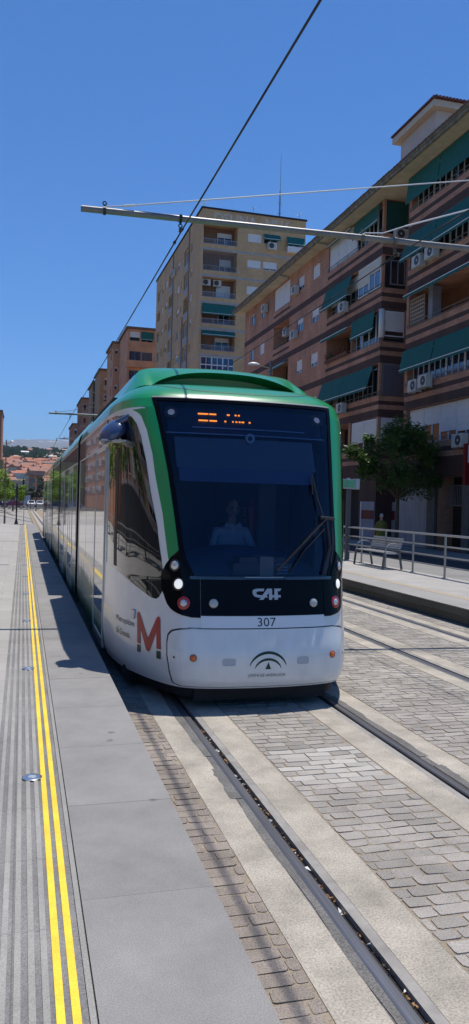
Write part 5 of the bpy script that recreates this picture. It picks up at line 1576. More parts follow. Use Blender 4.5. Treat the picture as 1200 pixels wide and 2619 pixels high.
for (y0_, y1_, xf_, h_, m_, nm_) in ((48, 108, -15, 19.0, BO, 'orange rendered block farther along the left side, seen only in the tram glass'), (114, 205, -14, 21.0, BR, 'red brick block far along the left side, seen only in the tram glass')):
    e, f1, f2 = block('apartment_building', nm_, xf_ - 12, xf_, y0_, y1_, h_, m_)
    fq = Fr((xf_, 0), (0, 1), (1, 0)); n_ = int((y1_ - y0_) / 7)
    for k in range(6):
        for j in range(n_): window(fq, y0_ + 2 + j * 7, y0_ + 5.2 + j * 7, 3.4 + k * 2.9, 5.0 + k * 2.9, .01, e, [.4, 1, 0, .7][(j + k) % 4], 2)
HAZE = 0.00006
# ---------------------------------------------------------------- trees
def leafmat(name, c, c2):
    if name in MATS: return MATS[name]
    m = mat(name, c, 0.55, col2=c2, scale=2.2, tone=.35)
    nt = m.node_tree; b = nt.nodes['Principled BSDF']
    tr = nt.nodes.new('ShaderNodeBsdfTranslucent'); mx = nt.nodes.new('ShaderNodeMixShader'); mx.inputs[0].default_value = .35
    src = b.inputs['Base Color'].links[0].from_socket
    nt.links.new(src, tr.inputs['Color']); nt.links.new(b.outputs[0], mx.inputs[1]); nt.links.new(tr.outputs[0], mx.inputs[2])
    nt.links.new(mx.outputs[0], nt.nodes['Material Output'].inputs['Surface'])
    return m
BARK = mat('bark', (0.11, 0.085, 0.06), 0.95, var=.3, scale=8, stretch=(6, 6, 1), bump=.5, bscale=12)
def tree(name, base, h, r, zc, n, ls, lm, label, group=None, seed=1, squash=.8, clumps=26, trunk_r=.12, lean=(0, 0), extra=()):
    rg = random.Random(seed)
    e = empty(name, base, 0, label, 'tree', group)
    B = Vector(base)
    b = MB(); cc = B + Vector((lean[0], lean[1], zc))
    b.tube(B, B + Vector((lean[0] * .4, lean[1] * .4, zc * .6)), trunk_r, trunk_r * .75, 9)
    top = B + Vector((lean[0] * .4, lean[1] * .4, zc * .6))
    cl = []
    for i in range(clumps):
        q = rg.uniform(0, 2 * math.pi); u = rg.uniform(-.75, 1); rr_ = rg.uniform(.35, 1) ** .5
        s = math.sqrt(max(0, 1 - u * u * .8))
        p = cc + Vector((math.cos(q) * s * r * rr_, math.sin(q) * s * r * rr_, u * r * squash * rr_))
        cl.append((p, r * rg.uniform(.20, .36), rg.random()))
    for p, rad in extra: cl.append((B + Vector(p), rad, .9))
    for i, (p, rad, _) in enumerate(cl):
        if i % 2 == 0:
            mid_ = top.lerp(p, .5) + Vector((0, 0, .08 * r))
            b.tube(top, mid_, trunk_r * .42, trunk_r * .25, 5); b.tube(mid_, p, trunk_r * .25, trunk_r * .08, 5)
    b.build('trunk', BARK, e, smooth=True)
    b = MB()
    tot = sum(c[1] ** 2 for c in cl)
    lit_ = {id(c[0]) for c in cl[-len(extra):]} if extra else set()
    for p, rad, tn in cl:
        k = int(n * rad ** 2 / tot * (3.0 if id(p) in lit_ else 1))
        for _ in range(k):
            d = Vector((rg.gauss(0, 1), rg.gauss(0, 1), rg.gauss(0, .8))); d = d.normalized() * rad * rg.uniform(.15, 1.12) ** .6
            c = p + d
            s = ls * rg.uniform(.6, 1.3)
            a1 = Vector((rg.gauss(0, 1), rg.gauss(0, 1), rg.gauss(0, .45))).normalized(); a2 = a1.cross(Vector((rg.gauss(0, .6), rg.gauss(0, .6), 1))).normalized()
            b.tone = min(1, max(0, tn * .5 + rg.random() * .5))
            b.add([c - a1 * s, c - a2 * s * .42, c + a1 * s, c + a2 * s * .42], [(0, 1, 2, 3)])
    b.build('crown', lm, e, fix=False)
    return e
LM1 = leafmat('street_tree_leaf', (0.016, 0.040, 0.009), (0.11, 0.20, 0.035))
LM2 = leafmat('bright_tree_leaf', (0.10, 0.20, 0.014), (0.20, 0.34, 0.03))
LM3 = leafmat('dark_tree_leaf', (0.012, 0.035, 0.012), (0.028, 0.065, 0.018))
tree('street_tree', (16.15, 31.2, 0.0), 5.6, 1.80, 3.90, 9500, .10, LM1, 'dark bushy street tree with a few sunlit sprays, before the red brick block', None, 5, .98, 40, .11,
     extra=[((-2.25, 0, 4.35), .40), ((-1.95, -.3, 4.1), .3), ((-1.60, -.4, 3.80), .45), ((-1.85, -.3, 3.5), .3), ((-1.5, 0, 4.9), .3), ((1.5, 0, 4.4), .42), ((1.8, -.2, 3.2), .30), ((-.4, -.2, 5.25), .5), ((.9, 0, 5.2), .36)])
tree('street_tree', (-3.3, 108, -.06), 6, 2.0, 3.1, 3000, .17, LM2, 'bright green tree at the left edge of the view beside the grey lamp post', 'trees at the end of the platforms', 11, .9, 24, .12)
tree('street_tree', (-1.35, 118, -.06), 6, 1.7, 2.7, 2600, .17, LM2, 'bright green tree just right of the grey lamp post, behind the black signal post', 'trees at the end of the platforms', 12, .85, 24, .12)
tree('street_tree', (-4.6, 126, -.06), 7, 2.6, 4.2, 2600, .2, LM2, 'taller bright green tree behind the one at the left edge', 'trees at the end of the platforms', 13, .9, 24, .15)
tree('street_tree', (2.6, 236, -.06), 6, 3.2, 3.0, 1800, .3, LM3, 'low dark green tree behind the parked white cars', 'trees beyond the crossroads', 14, .6, 18, .15)
tree('street_tree', (7.6, 240, -.06), 9, 3.6, 6.2, 2200, .3, LM3, 'tall dark green tree next to the far end of the tram', 'trees beyond the crossroads', 15, 1.0, 20, .2)
tree('street_tree', (-5.5, 240, -.06), 9, 3.2, 4.0, 1500, .3, LM3, 'dark green tree behind the red car at the crossroads', 'trees beyond the crossroads', 16, .8, 18, .2)
for i, (x, y, r_) in enumerate(((-14, 330, 4.5), (-6, 345, 4), (2, 352, 4.5), (11, 340, 5), (20, 350, 5), (-20, 360, 5), (28, 345, 5.5))):
    tree('street_tree', (x, y, -.06), 9, r_, 4.6 + (i % 3), 800, .45, LM3, 'rounded dark tree in the belt below the hillside houses', 'tree belt below the hillside houses', 40 + i, .8, 14, .2)
# trees mirrored in the tram's left side
for i, (x, y, s) in enumerate(((-8.5, 14.5, 2), (-8.2, 20.5, 3), (-8.7, 28, 4), (-8.3, 36, 6), (-8.6, 47, 7), (-8.3, 60, 8), (-8.6, 76, 9))):
    tree('plane_tree', (x, y, 0), 6, 2.1, 4.3, 1800, .2, LM2, ['green roadside tree across the platform nearest the cab, mirrored in the cab window', 'green roadside tree second from the cab, mirrored in the tram doors', 'green roadside tree third from the cab, mirrored in the tram side', 'green roadside tree fourth from the cab, mirrored in the tram side', 'green roadside tree opposite the tail of the tram, mirrored in it', 'green roadside tree just past the tail of the tram, on the left', 'last green roadside tree of the left row'][i], 'trees along the left side of the street', 20 + s, .9, 20, .14)

# ---------------------------------------------------------------- railing, bench, sign on the far platform
def post_rail(name, y0, y1, x, label, z=.3, step=1.55, hs=(1.02, .75, .50, .27), yoff=0):
    e = empty(name, (x, y0, z), 0, label, 'railing')
    b = MB()
    for i, h in enumerate(hs):
        r = .026 if i == 0 else .018
        b.tube((x, y0, z + h), (x, y1, z + h), r, r, 8)
    b.build('rail', M_steel, e, smooth=True, angle=40)
    y = y0
    while y <= y1 + .01:
        b = MB(); b.box(x - .012, x + .012, y - .030, y + .030, z, z + hs[0]); b.box(x - .05, x + .05, y - .06, y + .06, z, z + .012)
        b.build('post', M_steel, e)
        y += step
    return e
post_rail('platform_railing', 16.35 - 1.56 * 6, 16.35 + 1.56 * 18, 9.76, 'brushed metal railing with four bars along the back of the far platform', .3, 1.56)
post_rail('platform_railing', -4, 44, -5.8, 'metal railing behind the near platform, mirrored in the tram side', .3, 2.0)

bench = empty('bench', (9.5, 19.5, .3), 0, 'grey slatted metal bench with armrests on the far platform, backing onto the railing', 'bench')
M_bench = mat('bench_slat_metal', (0.34, 0.34, 0.345), 0.42, 0.5, var=.1, scale=6)
b = MB()
for i in range(6): b.box(9.26 + i * .078, 9.26 + i * .078 + .062, 18.62, 20.38, .735, .76)
b.build('seat', M_bench, bench)
b = MB()
for i in range(5):
    z = .83 + i * .062; x = 9.735 + i * .022
    b.hexa([(x, 18.60, z), (x + .02, 18.60, z), (x + .02, 20.40, z), (x, 20.40, z), (x + .018, 18.60, z + .052), (x + .038, 18.60, z + .052), (x + .038, 20.40, z + .052), (x + .018, 20.40, z + .052)])
b.build('backrest', M_bench, bench)
M_bleg = mat('bench_leg_metal', (0.13, 0.125, 0.12), 0.45, 0.6)
for y in (18.60, 20.40):
    b = MB(); b.hexa([(9.22, y - .02, .3), (9.27, y - .02, .3), (9.27, y + .02, .3), (9.22, y + .02, .3), (9.27, y - .02, .74), (9.32, y - .02, .74), (9.32, y + .02, .74), (9.27, y + .02, .74)]); b.build('leg', M_bleg, bench)
    b = MB(); b.hexa([(9.78, y - .02, .3), (9.83, y - .02, .3), (9.83, y + .02, .3), (9.78, y + .02, .3), (9.70, y - .02, .78), (9.75, y - .02, .78), (9.75, y + .02, .78), (9.70, y + .02, .78)]); b.build('leg', M_bleg, bench)
    b = MB(); b.path([(9.30, y, .72), (9.34, y, .90), (9.45, y, .985), (9.62, y, .985), (9.76, y, .93)], .017, 7); b.tube((9.30, y, .725), (9.74, y, .725), .018, .018, 7); b.build('armrest', M_bench, bench, smooth=True, angle=50)

sg = empty('platform_sign', (9.77, 22.12, .3), 0, 'green station name box on a dark post, half hidden by the tram beside the bench', 'sign')
b = MB(); b.box(9.71, 9.83, 22.06, 22.18, .3, 2.5); b.build('post', mat('dark_grey_post', (0.06, 0.06, 0.065), 0.5), sg)
b = MB(); b.box(8.4, 9.93, 21.98, 22.26, 2.505, 2.80); b.box(9.931, 10.06, 21.96, 22.28, 2.49, 2.815); b.box(9.7, 9.8, 22.1, 22.14, 2.80, 2.84)
b.build('sign_box', mat('sign_grey_casing', (0.36, 0.37, 0.37), 0.4, 0.4), sg)
b = MB(); b.box(8.5, 9.90, 21.97, 21.979, 2.535, 2.77); pl = b.build('panel', mat('pale_green_panel', (0.10, 0.34, 0.17), 0.35, var=.25, scale=7), sg)

# hoop-free litter: stud lights set in the near platform
M_stud = mat('stud_steel', (0.62, 0.64, 0.66), 0.22, 0.9); M_studg = mat('stud_glass', (0.36, 0.42, 0.42), 0.15, coat=1.0)
proto = None
words_ = ['nearest', 'second', 'third', 'fourth', 'fifth', 'sixth', 'seventh', 'eighth', 'ninth', 'tenth']
for i in range(10):
    y = 4.66 + 3.0 * i
    if proto is None:
        b = MB(); b.lathe([(.058, 0), (.058, .004), (.050, .008), (.033, .009), (.031, .006)], (0, 0, 0), 28)
        proto = b.build('platform_stud', M_stud, None, smooth=True, angle=30)
        b = MB(); b.lathe([(.030, .0065), (.024, .010), (.010, .012)], (0, 0, 0), 20); b.build('lens', M_studg, proto, smooth=True)
        o = proto
    else: o = copy_tree(proto)
    o.location = (.092, y, .3015)
    tag(o, 'round metal floor stud in the ribbed strip beside the yellow lines, %s from the camera' % words_[i], 'floor stud', 'floor studs along the yellow line')
# slotted drain covers
for i, (y, x1) in enumerate(((30.2, -.13), (19.6, -.27))):
    b = MB(); b.box(x1 - .95, x1, y - .07, y + .07, .3002, .3025)
    o = b.build('drain_cover', mat('drain_steel', (0.20, 0.20, 0.20), 0.5, 0.5))
    tag(o, ['dark slotted drain cover across the pale platform paving, the farther one', 'dark slotted drain cover across the pale platform paving, the nearer one'][i], 'drain cover', 'drain covers')
    for k in range(14):
        b = MB() if k == 0 else b
        b.box(x1 - .93 + k * .066, x1 - .93 + k * .066 + .034, y - .05, y + .05, .3027, .3032)
    b.build('slot', M_dark, o)

# ---------------------------------------------------------------- overhead line
def sag_pts(p0, p1, sag, n=16):
    return [tuple(Vector(p0).lerp(Vector(p1), i / n) - Vector((0, 0, 4 * sag * (i / n) * (1 - i / n)))) for i in range(n + 1)]
M_wire = mat('dark_copper_wire', (0.03, 0.025, 0.03), 0.5, 0.5)
M_pale = mat('pale_insulated_cable', (0.50, 0.52, 0.55), 0.4)
def wire(name, pts, r, m, label, cat='overhead wire'):
    b = MB(); b.path(pts, r, 6); return tag(b.build(name, m, None, smooth=True), label, cat)
wp = []
ys = [-14, 11.1, 38.2, 53.9, 80, 110, 140]
for a, c in zip(ys, ys[1:]): wp += sag_pts((2.12, a, 5.86), (2.12, c, 5.86), .03, 12)
wire('contact_wire', wp, .0125, M_wire, 'dark overhead wire running above the tram and out of the top of the view')
wp = []
for a, c in zip(ys, ys[1:]): wp += sag_pts((5.45, a, 5.82), (5.45, c, 5.82), .03, 12)
wire('contact_wire', wp, .009, M_wire, 'thin overhead wire above the empty second track')
def cantilever(y, x_tip, x_mast, dy, label, detail=True):
    e = empty('overhead_line_support', (x_mast, y + dy, .3), 0, label, 'line support')
    zt = 6.07
    def P(x, dz=0.0, d=0.0): t = (x - x_tip) / (x_mast - x_tip); return (x, y + dy * t + d, zt + dz)
    b = MB(); b.lathe([(.16, 0), (.14, .1), (.12, 4.0), (.10, 8.2), (.03, 8.25)], (x_mast, y + dy, .3), 16); b.lathe([(.22, 0), (.22, .03)], (x_mast, y + dy, .3), 16)
    b.build('mast', M_galv, e, smooth=True, angle=40)
    b = MB(); b.tube(P(x_tip), P(x_mast), .045, .045, 16); b.build('arm', M_galv, e, smooth=True, angle=40)
    b = MB(); b.tube(P(x_tip, 0, 0), P(x_tip + .004), .049, .049, 16); b.build('end_cap', M_dark, e)
    b = MB(); b.path([P(x_tip + .35, .06), P(x_tip + .62, .10), P(x_mast - .1, .27 * (x_mast - x_tip) * .66)], .010, 6)
    b.build('stay', M_galv if not detail else M_pale, e)
    if detail:
        b = MB(); b.path([P(4.92, .07), P(5.25, .10), P(5.6, .24)], .010, 6); b.path([P(5.6, .24), P(x_mast - .1, 1.72)], .014, 6); b.build('stay', M_pale, e)
        b = MB(); b.tube(P(x_tip + .60, .098), P(x_tip + .76, .125), .019, .019, 8); b.build('insulator', M_white, e)
    for xc in ((x_tip + .33, 2.12, 4.92, 5.45) if detail else (x_tip + .33, 2.12)):
        b = MB()
        a = Vector(P(xc - .02)); c = Vector(P(xc + .02)); b.tube(a, c, .060, .060, 14)
        q = Vector(P(xc))
        up = xc in (x_tip + .33, 4.92)
        s = 1 if up else -1
        b.tube(q + Vector((0, 0, s * .05)), q + Vector((0, 0, s * .085)), .016, .016, 8)
        for i in range(10):
            t0, t1 = 2 * math.pi * i / 10, 2 * math.pi * (i + 1) / 10
            b.tube(q + Vector((math.cos(t0) * .026, 0, s * .105 + math.sin(t0) * .026)), q + Vector((math.cos(t1) * .026, 0, s * .105 + math.sin(t1) * .026)), .009, .009, 5)
        if not up:
            z0 = -.14
            b.lathe([(.008, 0), (.030, -.012), (.012, -.030), (.030, -.048), (.010, -.066)], (q.x, q.y, q.z + z0), 10)
            wz = 5.86 if xc < 3 else 5.82
            b.tube((q.x, q.y, q.z + z0 - .06), (q.x - .0, q.y + .42, wz + .012), .006, .006, 5)
            b.tube((q.x, q.y - .04, q.z + z0 - .04), (q.x, q.y - .16, wz + .01), .005, .005, 5)
            b.tube((q.x, q.y + .40, wz), (q.x, q.y + .46, wz), .024, .024, 8)
            b.tube((q.x, q.y - .18, wz), (q.x, q.y - .13, wz), .020, .020, 8)
        b.build('clamp', M_black if xc < 3 else mat('worn_fitting', (0.14, 0.13, 0.12), 0.6, 0.5), e, smooth=True, angle=40)
    return e
cantilever(11.15, .70, 9.98, -.56, 'long galvanised overhead line arm crossing the view above the tram, held by two pale stays')
cantilever(38.2, 1.12, 9.98, -.5, 'second overhead line arm, its tip just left of the brick blocks above the tram roof', False)
cantilever(53.9, 2.30, 10.1, -.5, 'third and farthest overhead line arm, low over the tram tail', False)

def lamp_post(x, y, h, arm, label, r=.07, z=0):
    e = empty('street_lamp', (x, y, z), 0, label, 'street lamp')
    b = MB(); b.lathe([(r * 1.5, 0), (r * 1.4, .6), (r, .7), (r * .8, h)], (x, y, z), 12); b.build('pole', M_galv, e, smooth=True, angle=40)
    b = MB(); zz = z + h - .45 if arm < 0 else z + h - .3
    b.tube((x, y, zz), (x + arm * .75, y, zz + .10), .03, .025, 6); b.build('arm', M_galv, e)
    c = (x + arm, y, zz + .12); hw = abs(arm) * .36
    b = MB(); rows = []
    for i in range(8):
        q = math.pi / 2 * i / 7
        rows.append([(c[0] + math.cos(t) * hw * math.cos(q), c[1] + math.sin(t) * .20 * math.cos(q), c[2] + .17 * math.sin(q)) for t in [2 * math.pi * j / 16 for j in range(16)]])
    b.grid(rows, closed=True); b.poly(rows[0]); b.build('lamp_head', mat('lamp_shell', (0.66, 0.67, 0.68), 0.35), e, smooth=True, angle=50)
lamp_post(14.05, 43.7, 10.5, -1.05, 'grey lamp post with a rounded white lamp reaching left, just above the tram roof', .09)
lamp_post(-1.27, 60, 6.3, .42, 'slim grey lamp post near the left edge, its lamp reaching right before the hillside', .05, -.06)
def thin_post(name, x, y, z, h, r, m, label, cat, top=None):
    e = empty(name, (x, y, z), 0, label, cat)
    b = MB(); b.lathe([(r * 3.2, 0), (r * 2.6, .04), (r * 1.2, .28), (r, .34), (r, h)], (x, y, z), 10); b.build('pole', m, e, smooth=True, angle=40)
    if top:
        b = MB(); x0, x1, z0, z1 = top; b.box(x + x0, x + x1, y - .12, y + .12, z + z0, z + z1); o = b.build('signal_head', m, e)
        b = MB(); b.lathe([(.05, -.01), (.05, 0)], (x, y - .122, z + (z0 + z1) / 2), 10, 'y'); b.build('lens', mat('signal_lens', (0.08, 0.02, 0.01), 0.3), o)
    return e
thin_post('signal_post', -.35, 49.3, .3, 2.5, .045, M_black, 'slim black signal post with a wide foot at the far end of the near platform', 'signal post', (-.07, .07, 1.65, 2.3))
thin_post('signal_post', .10, 160, -.06, 6.0, .07, M_black, 'tall thin black traffic signal standing behind the red car', 'signal post', (-.18, .18, 4.6, 5.6))
thin_post('signal_post', 2.02, 122, -.06, 3.3, .06, M_black, 'short black signal post in front of the parked white cars', 'signal post', (-.12, .12, 2.3, 3.0))
thin_post('signal_post', 2.9, 112, -.06, 4.6, .06, M_black, 'black signal post with a square head, close to the tail of the tram', 'signal post', (-.26, .26, 3.3, 4.1))
b = MB(); b.path([(.09, 48.9, .3), (.09, 48.9, 1.42), (-.0, 48.9, 1.46)], .02, 6); b.box(-.5, .12, 48.85, 48.95, .3, .33)
tag(b.build('barrier_post', M_grey), 'thin grey barrier post where the yellow lines end', 'post')
e = empty('road_sign', (3.25, 100, -.06), 0, 'pair of grey backed round road signs on one post by the tail of the tram', 'sign')
b = MB(); b.tube((3.25, 100, 0), (3.25, 100, 3.3), .03, .03, 6); b.build('post', M_galv, e)
for z in (2.6, 1.9):
    b = MB(); b.lathe([(.31, -.012), (.31, .012)], (3.25, 99.95, z), 20, 'y'); b.build('disc', mat('sign_back_grey', (0.42, 0.43, 0.43), 0.5), e)
e = empty('road_sign', (1.35, 140, -.06), 0, 'tall rounded grey sign board beyond the platforms, before the hillside houses', 'sign')
b = MB(); b.tube((1.35, 140, 0), (1.35, 140, 3.5), .06, .06, 6); b.build('post', M_galv, e)
b = MB(); b.box(.95, 1.75, 139.9, 140, 3.2, 5.6); b.lathe([(.40, -.05), (.40, .05)], (1.35, 139.95, 3.2), 20, 'y'); b.build('board', mat('board_grey', (0.16, 0.18, 0.19), 0.6), e)

# ---------------------------------------------------------------- vehicles
def car(x, y, rz, col, label, L=4.2, W=1.75, H=1.45, van=False, group=None):
    e = empty('van' if van else 'parked_car', (0, 0, 0), 0, label, 'van' if van else 'car', group)
    pm = mat(col[0], col[1], 0.25, coat=.8)
    if van: pr = [(-L / 2, .35), (-L / 2, .95), (-L / 2 + .15, 1.1), (-L / 2 + 1.0, 1.25), (-L / 2 + 1.75, H - .08), (-L / 2 + 2.1, H), (L / 2 - .08, H), (L / 2, H - .15), (L / 2, .35)]
    else: pr = [(-L / 2, .32), (-L / 2, .62), (-L / 2 + .12, .74), (-L / 2 + .95, .86), (-L / 2 + 1.65, H - .05), (-L / 2 + 2.0, H), (L / 2 - 1.0, H - .03), (L / 2 - .28, .95), (L / 2 - .04, .85), (L / 2, .35)]
    b = MB(); n = len(pr)
    def ring(w, s=1.0): return [(px, w, pz) for px, pz in pr]
    ws = [(-W / 2, .0), (-W / 2 + .08, 1)]
    pts = []
    for w, in_ in ((-W / 2 + .10, 1), (-W / 2, 0), (W / 2, 0), (W / 2 - .10, 1)): 
        pts.append([(px * (.985 if in_ else 1), w * (.86 if pz > 1.0 and not in_ else 1) * (.86 if pz > 1 and in_ else 1), pz) for px, pz in pr])
    pts = [[(px, -W / 2 * (.80 if pz > 1.0 else 1), pz) for px, pz in pr], [(px, W / 2 * (.80 if pz > 1.0 else 1), pz) for px, pz in pr]]
    b.grid(pts); b.grid([[r[0] for r in pts], [r[-1] for r in pts]]); b.poly(pts[0]); b.poly(list(reversed(pts[1])))
    b.build('body', pm, e, smooth=True, angle=30)
    b = MB()
    for s in (-1, 1):
        if van: q = [(-L / 2 + 1.15, 1.25), (-L / 2 + 1.8, H - .3), (-L / 2 + 2.4, H - .3), (-L / 2 + 2.4, 1.2)]
        else: q = [(-L / 2 + 1.12, .93), (-L / 2 + 1.72, H - .12), (L / 2 - 1.1, H - .12), (L / 2 - .55, .95)]
        b.poly([(px, s * (W / 2 * (.80 if pz > 1.0 else .97) + .012), pz) for px, pz in q])
    f0 = (-L / 2 + 1.0, 1.28) if van else (-L / 2 + 1.02, .90); f1_ = (-L / 2 + 1.72, H - .12) if van else (-L / 2 + 1.62, H - .09)
    b.poly([(f0[0] - .02, -W * .37, f0[1] + .03), (f0[0] - .02, W * .37, f0[1] + .03), (f1_[0] - .02, W * .36, f1_[1] + .03), (f1_[0] - .02, -W * .36, f1_[1] + .03)])
    if not van: b.poly([(L / 2 - .33 + .03, -W * .36, .99), (L / 2 - .33 + .03, W * .36, .99), (L / 2 - .97 + .03, W * .36, H - .06), (L / 2 - .97 + .03, -W * .36, H - .06)])
    b.build('window', M_pane, e)
    for px in (-L / 2 + .78, L / 2 - .78):
        for s in (-1, 1):
            b = MB(); b.lathe([(.20, -.1), (.31, -.09), (.32, .09), (.20, .10)], (px, s * (W / 2 - .07), .32), 16, 'y'); wl = b.build('wheel', M_rubber, e)
            b = MB(); b.lathe([(.18, -.105), (.18, .105)], (px, s * (W / 2 - .07), .32), 12, 'y'); b.build('rim', M_alu, wl)
    for s in (-1, 1):
        b = MB(); b.box(-L / 2 - .01, -L / 2 + .05, s * W * .36 - .14, s * W * .36 + .14, .62, .74); b.build('headlight', M_lens, e)
        b = MB(); b.box(L / 2 - .05, L / 2 + .01, s * W * .40 - .1, s * W * .40 + .1, .7, .9); b.build('tail_light', mat('tail_red', (0.3, 0.01, 0.01), 0.4), e)
    b = MB(); b.box(-L / 2 - .015, -L / 2 + .02, -.5, .5, .38, .56); b.build('grille', M_black, e)
    e.location = (x, y, -.045); e.rotation_euler = (0, 0, rz)
    return e
RED = ('dark_red_car_paint', (0.42, 0.02, 0.03)); WHT = ('white_car_paint', (0.72, 0.72, 0.72)); BLK = ('dark_car_paint', (0.03, 0.03, 0.035)); SIL = ('silver_car_paint', (0.40, 0.41, 0.42))
car(-1.95, 165, 0, RED, 'dark red hatchback crossing sideways at the crossroads behind the black signal post', 4.1)
car(1.95, 183, R(90), WHT, 'white car facing the camera at the crossroads, beside the red car')
car(3.85, 184, R(90), WHT, 'white car facing the camera, partly hidden by the tail of the tram')
car(-1.2, 203, R(0), WHT, 'long white van parked sideways behind the red hatchback', 6.2, 2.0, 2.7, True)
car(-5.3, 168, R(180), BLK, 'dark car behind the red hatchback at the left edge', 4.2)
car(-8.9, 172, R(180), SIL, 'silver car at the far left of the crossroads', 4.2)

# ---------------------------------------------------------------- far hillside
def hz(x, y):
    if y < 400: return 0
    t = (y - 400)
    z = 13 * min(1, t / 110) ** 1.2 + max(0, t - 110) * .0695 if y < 1250 else 13 + 740 * .0695 + (y - 1250) * .066
    return z + 5 * math.sin(x * .009 + y * .004) * min(1, t / 500) + 2.5 * math.sin(x * .023 - y * .011) * min(1, t / 500)
b = MB(); rows = []
ysr = [400 + 25 * i for i in range(35)] + [1300 + 130 * i for i in range(20)]
for y in ysr: rows.append([(x * (1 + y / 900.0), y, hz(x * (1 + y / 900.0), y) - .05) for x in [-900 + 30 * j for j in range(61)]])
rows.append([(p[0], p[1] + 300, -20) for p in rows[-1]])
b.grid(rows)
hm = mat('hill_ground', (0.22, 0.20, 0.13), 0.95, col2=(0.09, 0.11, 0.055), scale=.012, detail=8)
tag(b.build('hills', hm, smooth=True, fix=False), kind='structure')
rg = random.Random(3)
b = MB(); rows = []
def mz(x, k):
    return sum(a * math.sin(x * f + p) for a, f, p in ((70, .0011, 1.0), (38, .0031, .3), (20, .0074, 2.1), (10, .017, .7)))
for k, (y, h) in enumerate(((7000, -40), (8500, 330), (10500, 620), (12500, 850), (14000, 925), (15500, 500), (17000, -50))):
    rows.append([(x, y, h + (mz(x, k) * (h / 925.0) + rg.uniform(-14, 14) if h > 0 else 0)) for x in [-9000 + 150 * j for j in range(121)]])
b.grid(rows)
mm = mat('mountain_rock', (0.15, 0.14, 0.11), 0.95, var=.3, scale=.0012)
nt = mm.node_tree; N = nt.nodes; L = nt.links
tc = N.new('ShaderNodeTexCoord'); sp_ = N.new('ShaderNodeSeparateXYZ'); L.new(tc.outputs['Object'], sp_.inputs[0])
no = N.new('ShaderNodeTexNoise'); no.inputs['Scale'].default_value = .0042; no.inputs['Detail'].default_value = 8; L.new(tc.outputs['Object'], no.inputs['Vector'])
m1 = N.new('ShaderNodeMath'); m1.operation = 'MULTIPLY_ADD'; m1.inputs[1].default_value = 520; L.new(no.outputs['Fac'], m1.inputs[0]); L.new(sp_.outputs['Z'], m1.inputs[2])
sn = N.new('ShaderNodeMapRange'); sn.inputs['From Min'].default_value = 1190; sn.inputs['From Max'].default_value = 1230; L.new(m1.outputs[0], sn.inputs['Value'])
mx = N.new('ShaderNodeMix'); mx.data_type = 'RGBA'; bs = N['Principled BSDF']; src = bs.inputs['Base Color'].links[0].from_socket
L.new(sn.outputs[0], mx.inputs['Factor']); L.new(src, mx.inputs['A']); mx.inputs['B'].default_value = (.8, .8, .82, 1); L.new(mx.outputs['Result'], bs.inputs['Base Color'])
tag(b.build('mountains', mm, smooth=True, fix=False), kind='structure')

HW = [mat('house_wall_cream', (0.52, 0.42, 0.33), 0.9), mat('house_wall_pink', (0.40, 0.22, 0.17), 0.9), mat('house_wall_white', (0.62, 0.59, 0.55), 0.9)]
HR = [mat('terracotta_roof', (0.42, 0.17, 0.10), 0.9, var=.2, scale=.3), mat('brown_roof', (0.34, 0.17, 0.12), 0.9, var=.2, scale=.3)]
protos = []
for wi_ in range(3):
    for ri in range(2):
        e = empty('hillside_house', (0, 0, -500))
        e.location = (0, 0, 0)
        b = MB(); b.box(-5, 5, -4, 4, -3, 5.5); w1 = b.build('wall', HW[wi_], e)
        b = MB(); b.add([(-5.5, -4.5, 5.5), (5.5, -4.5, 5.5), (5.5, 4.5, 5.5), (-5.5, 4.5, 5.5), (-5.5, 0, 8), (5.5, 0, 8)], [(0, 1, 5, 4), (3, 4, 5, 2), (0, 4, 3), (1, 2, 5), (0, 3, 2, 1)]); b.build('roof', HR[ri], e)
        protos.append(e)
used = set(); cnt = 0
y = 470
while y < 1230:
    step = rg.uniform(20, 27)
    x = -.034 * y + rg.uniform(-6, 6)
    while x < .052 * y and cnt < 296:
        k = rg.randrange(6)
        if k in used: o = copy_tree(protos[k])
        else: o = protos[k]; used.add(k)
        o.location = (x, y + rg.uniform(-6, 6), hz(x, y) - .3)
        s = rg.uniform(.5, .82); o.scale = (s * rg.uniform(.8, 1.7), s, s * rg.uniform(.8, 1.3))
        o.rotation_euler = (0, 0, rg.choice([0, 0, R(90), R(20), R(-25)]))
        tag(o, 'small tiled roof house packed among the others on the far hillside', 'house', 'houses on the far hillside')
        cnt += 1
        x += 10 * s * 1.35 + rg.uniform(.5, 5)
    y += step
for k, p in enumerate(protos):
    if k not in used:
        for c in list(p.children_recursive) + [p]: bpy.data.objects.remove(c)
print('houses', cnt)
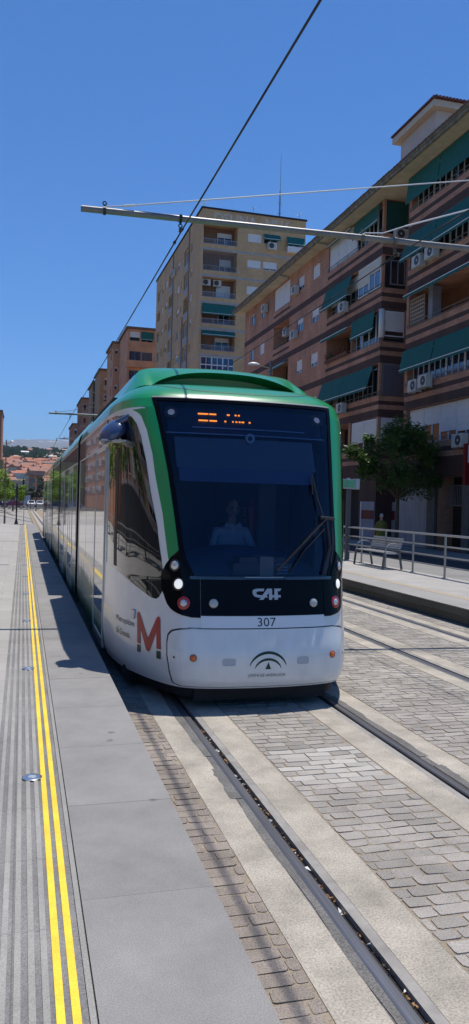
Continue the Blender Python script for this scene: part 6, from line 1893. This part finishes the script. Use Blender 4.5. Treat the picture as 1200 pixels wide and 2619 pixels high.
# pale houses and dark pines on the ridge behind
b = MB()
for i in range(420):
    yy = rg.uniform(1180, 2300); xx = rg.uniform(-.07, .09) * yy; s = rg.uniform(3, 8); z = hz(xx, yy)
    for _ in range(5):
        c = (xx + rg.uniform(-s, s), yy, z + rg.uniform(0, s * 1.1)); q = s * .6
        b.tone = rg.random()
        b.add([(c[0] - q, c[1], c[2] - q * .4), (c[0] + q, c[1] + q, c[2] - q * .3), (c[0] + q * .6, c[1], c[2] + q), (c[0] - q * .5, c[1] - q, c[2] + q * .8)], [(0, 1, 2, 3)])
tag(b.build('ridge_woods', LM3, fix=False), kind='stuff')
for i in range(26):
    yy = rg.uniform(1250, 2100); xx = rg.uniform(-.035, .075) * yy
    b = MB(); s = rg.uniform(3.5, 8); z = hz(xx, yy); b.box(xx - s, xx + s, yy - 5, yy + 5, z - 4, z + rg.uniform(5, 9))
    b.add([(xx - s - 1, yy - 6, z + 7), (xx + s + 1, yy - 6, z + 7), (xx + s, yy + 5, z + 10), (xx - s, yy + 5, z + 10)], [(0, 1, 2, 3)])
    tag(b.build('ridge_house', HW[i % 3]), 'pale house half hidden by dark woods on the far ridge', 'house', 'houses on the far ridge')
# brick building and shed at the foot of the hill
block('apartment_building', 'low orange block with balconies at the foot of the hill', 2.3, 7.2, 300, 312, 10.2, OB, [(3 + 2 * j, 4.4 + 2 * j, 2 + 2.8 * k, 3.8 + 2.8 * k, .5, 0) for j in range(2) for k in range(3)], [])
block('warehouse', 'grey low warehouse with a pale roof behind the crossroads', -5.0, 1.6, 262, 285, 7.2, mat('warehouse_grey', (0.30, 0.31, 0.31), 0.8), [], [], mat('warehouse_roof', (0.5, 0.45, 0.38), 0.8))

# the air itself
if HAZE > 0:
    b = MB(); b.box(-12000, 12000, -200, 17500, -21, 1250)
    hzm = bpy.data.materials.new('haze_air'); hzm.use_nodes = True; nt = hzm.node_tree
    nt.nodes.remove(nt.nodes['Principled BSDF'])
    pv = nt.nodes.new('ShaderNodeVolumePrincipled'); pv.inputs['Density'].default_value = HAZE
    pv.inputs['Color'].default_value = (0.62, 0.78, 1.0, 1); pv.inputs['Anisotropy'].default_value = 0.0
    nt.links.new(pv.outputs[0], nt.nodes['Material Output'].inputs['Volume'])
    o = b.build('haze', hzm); o['kind'] = 'stuff'
# every mesh thing left at top level without a group is described above
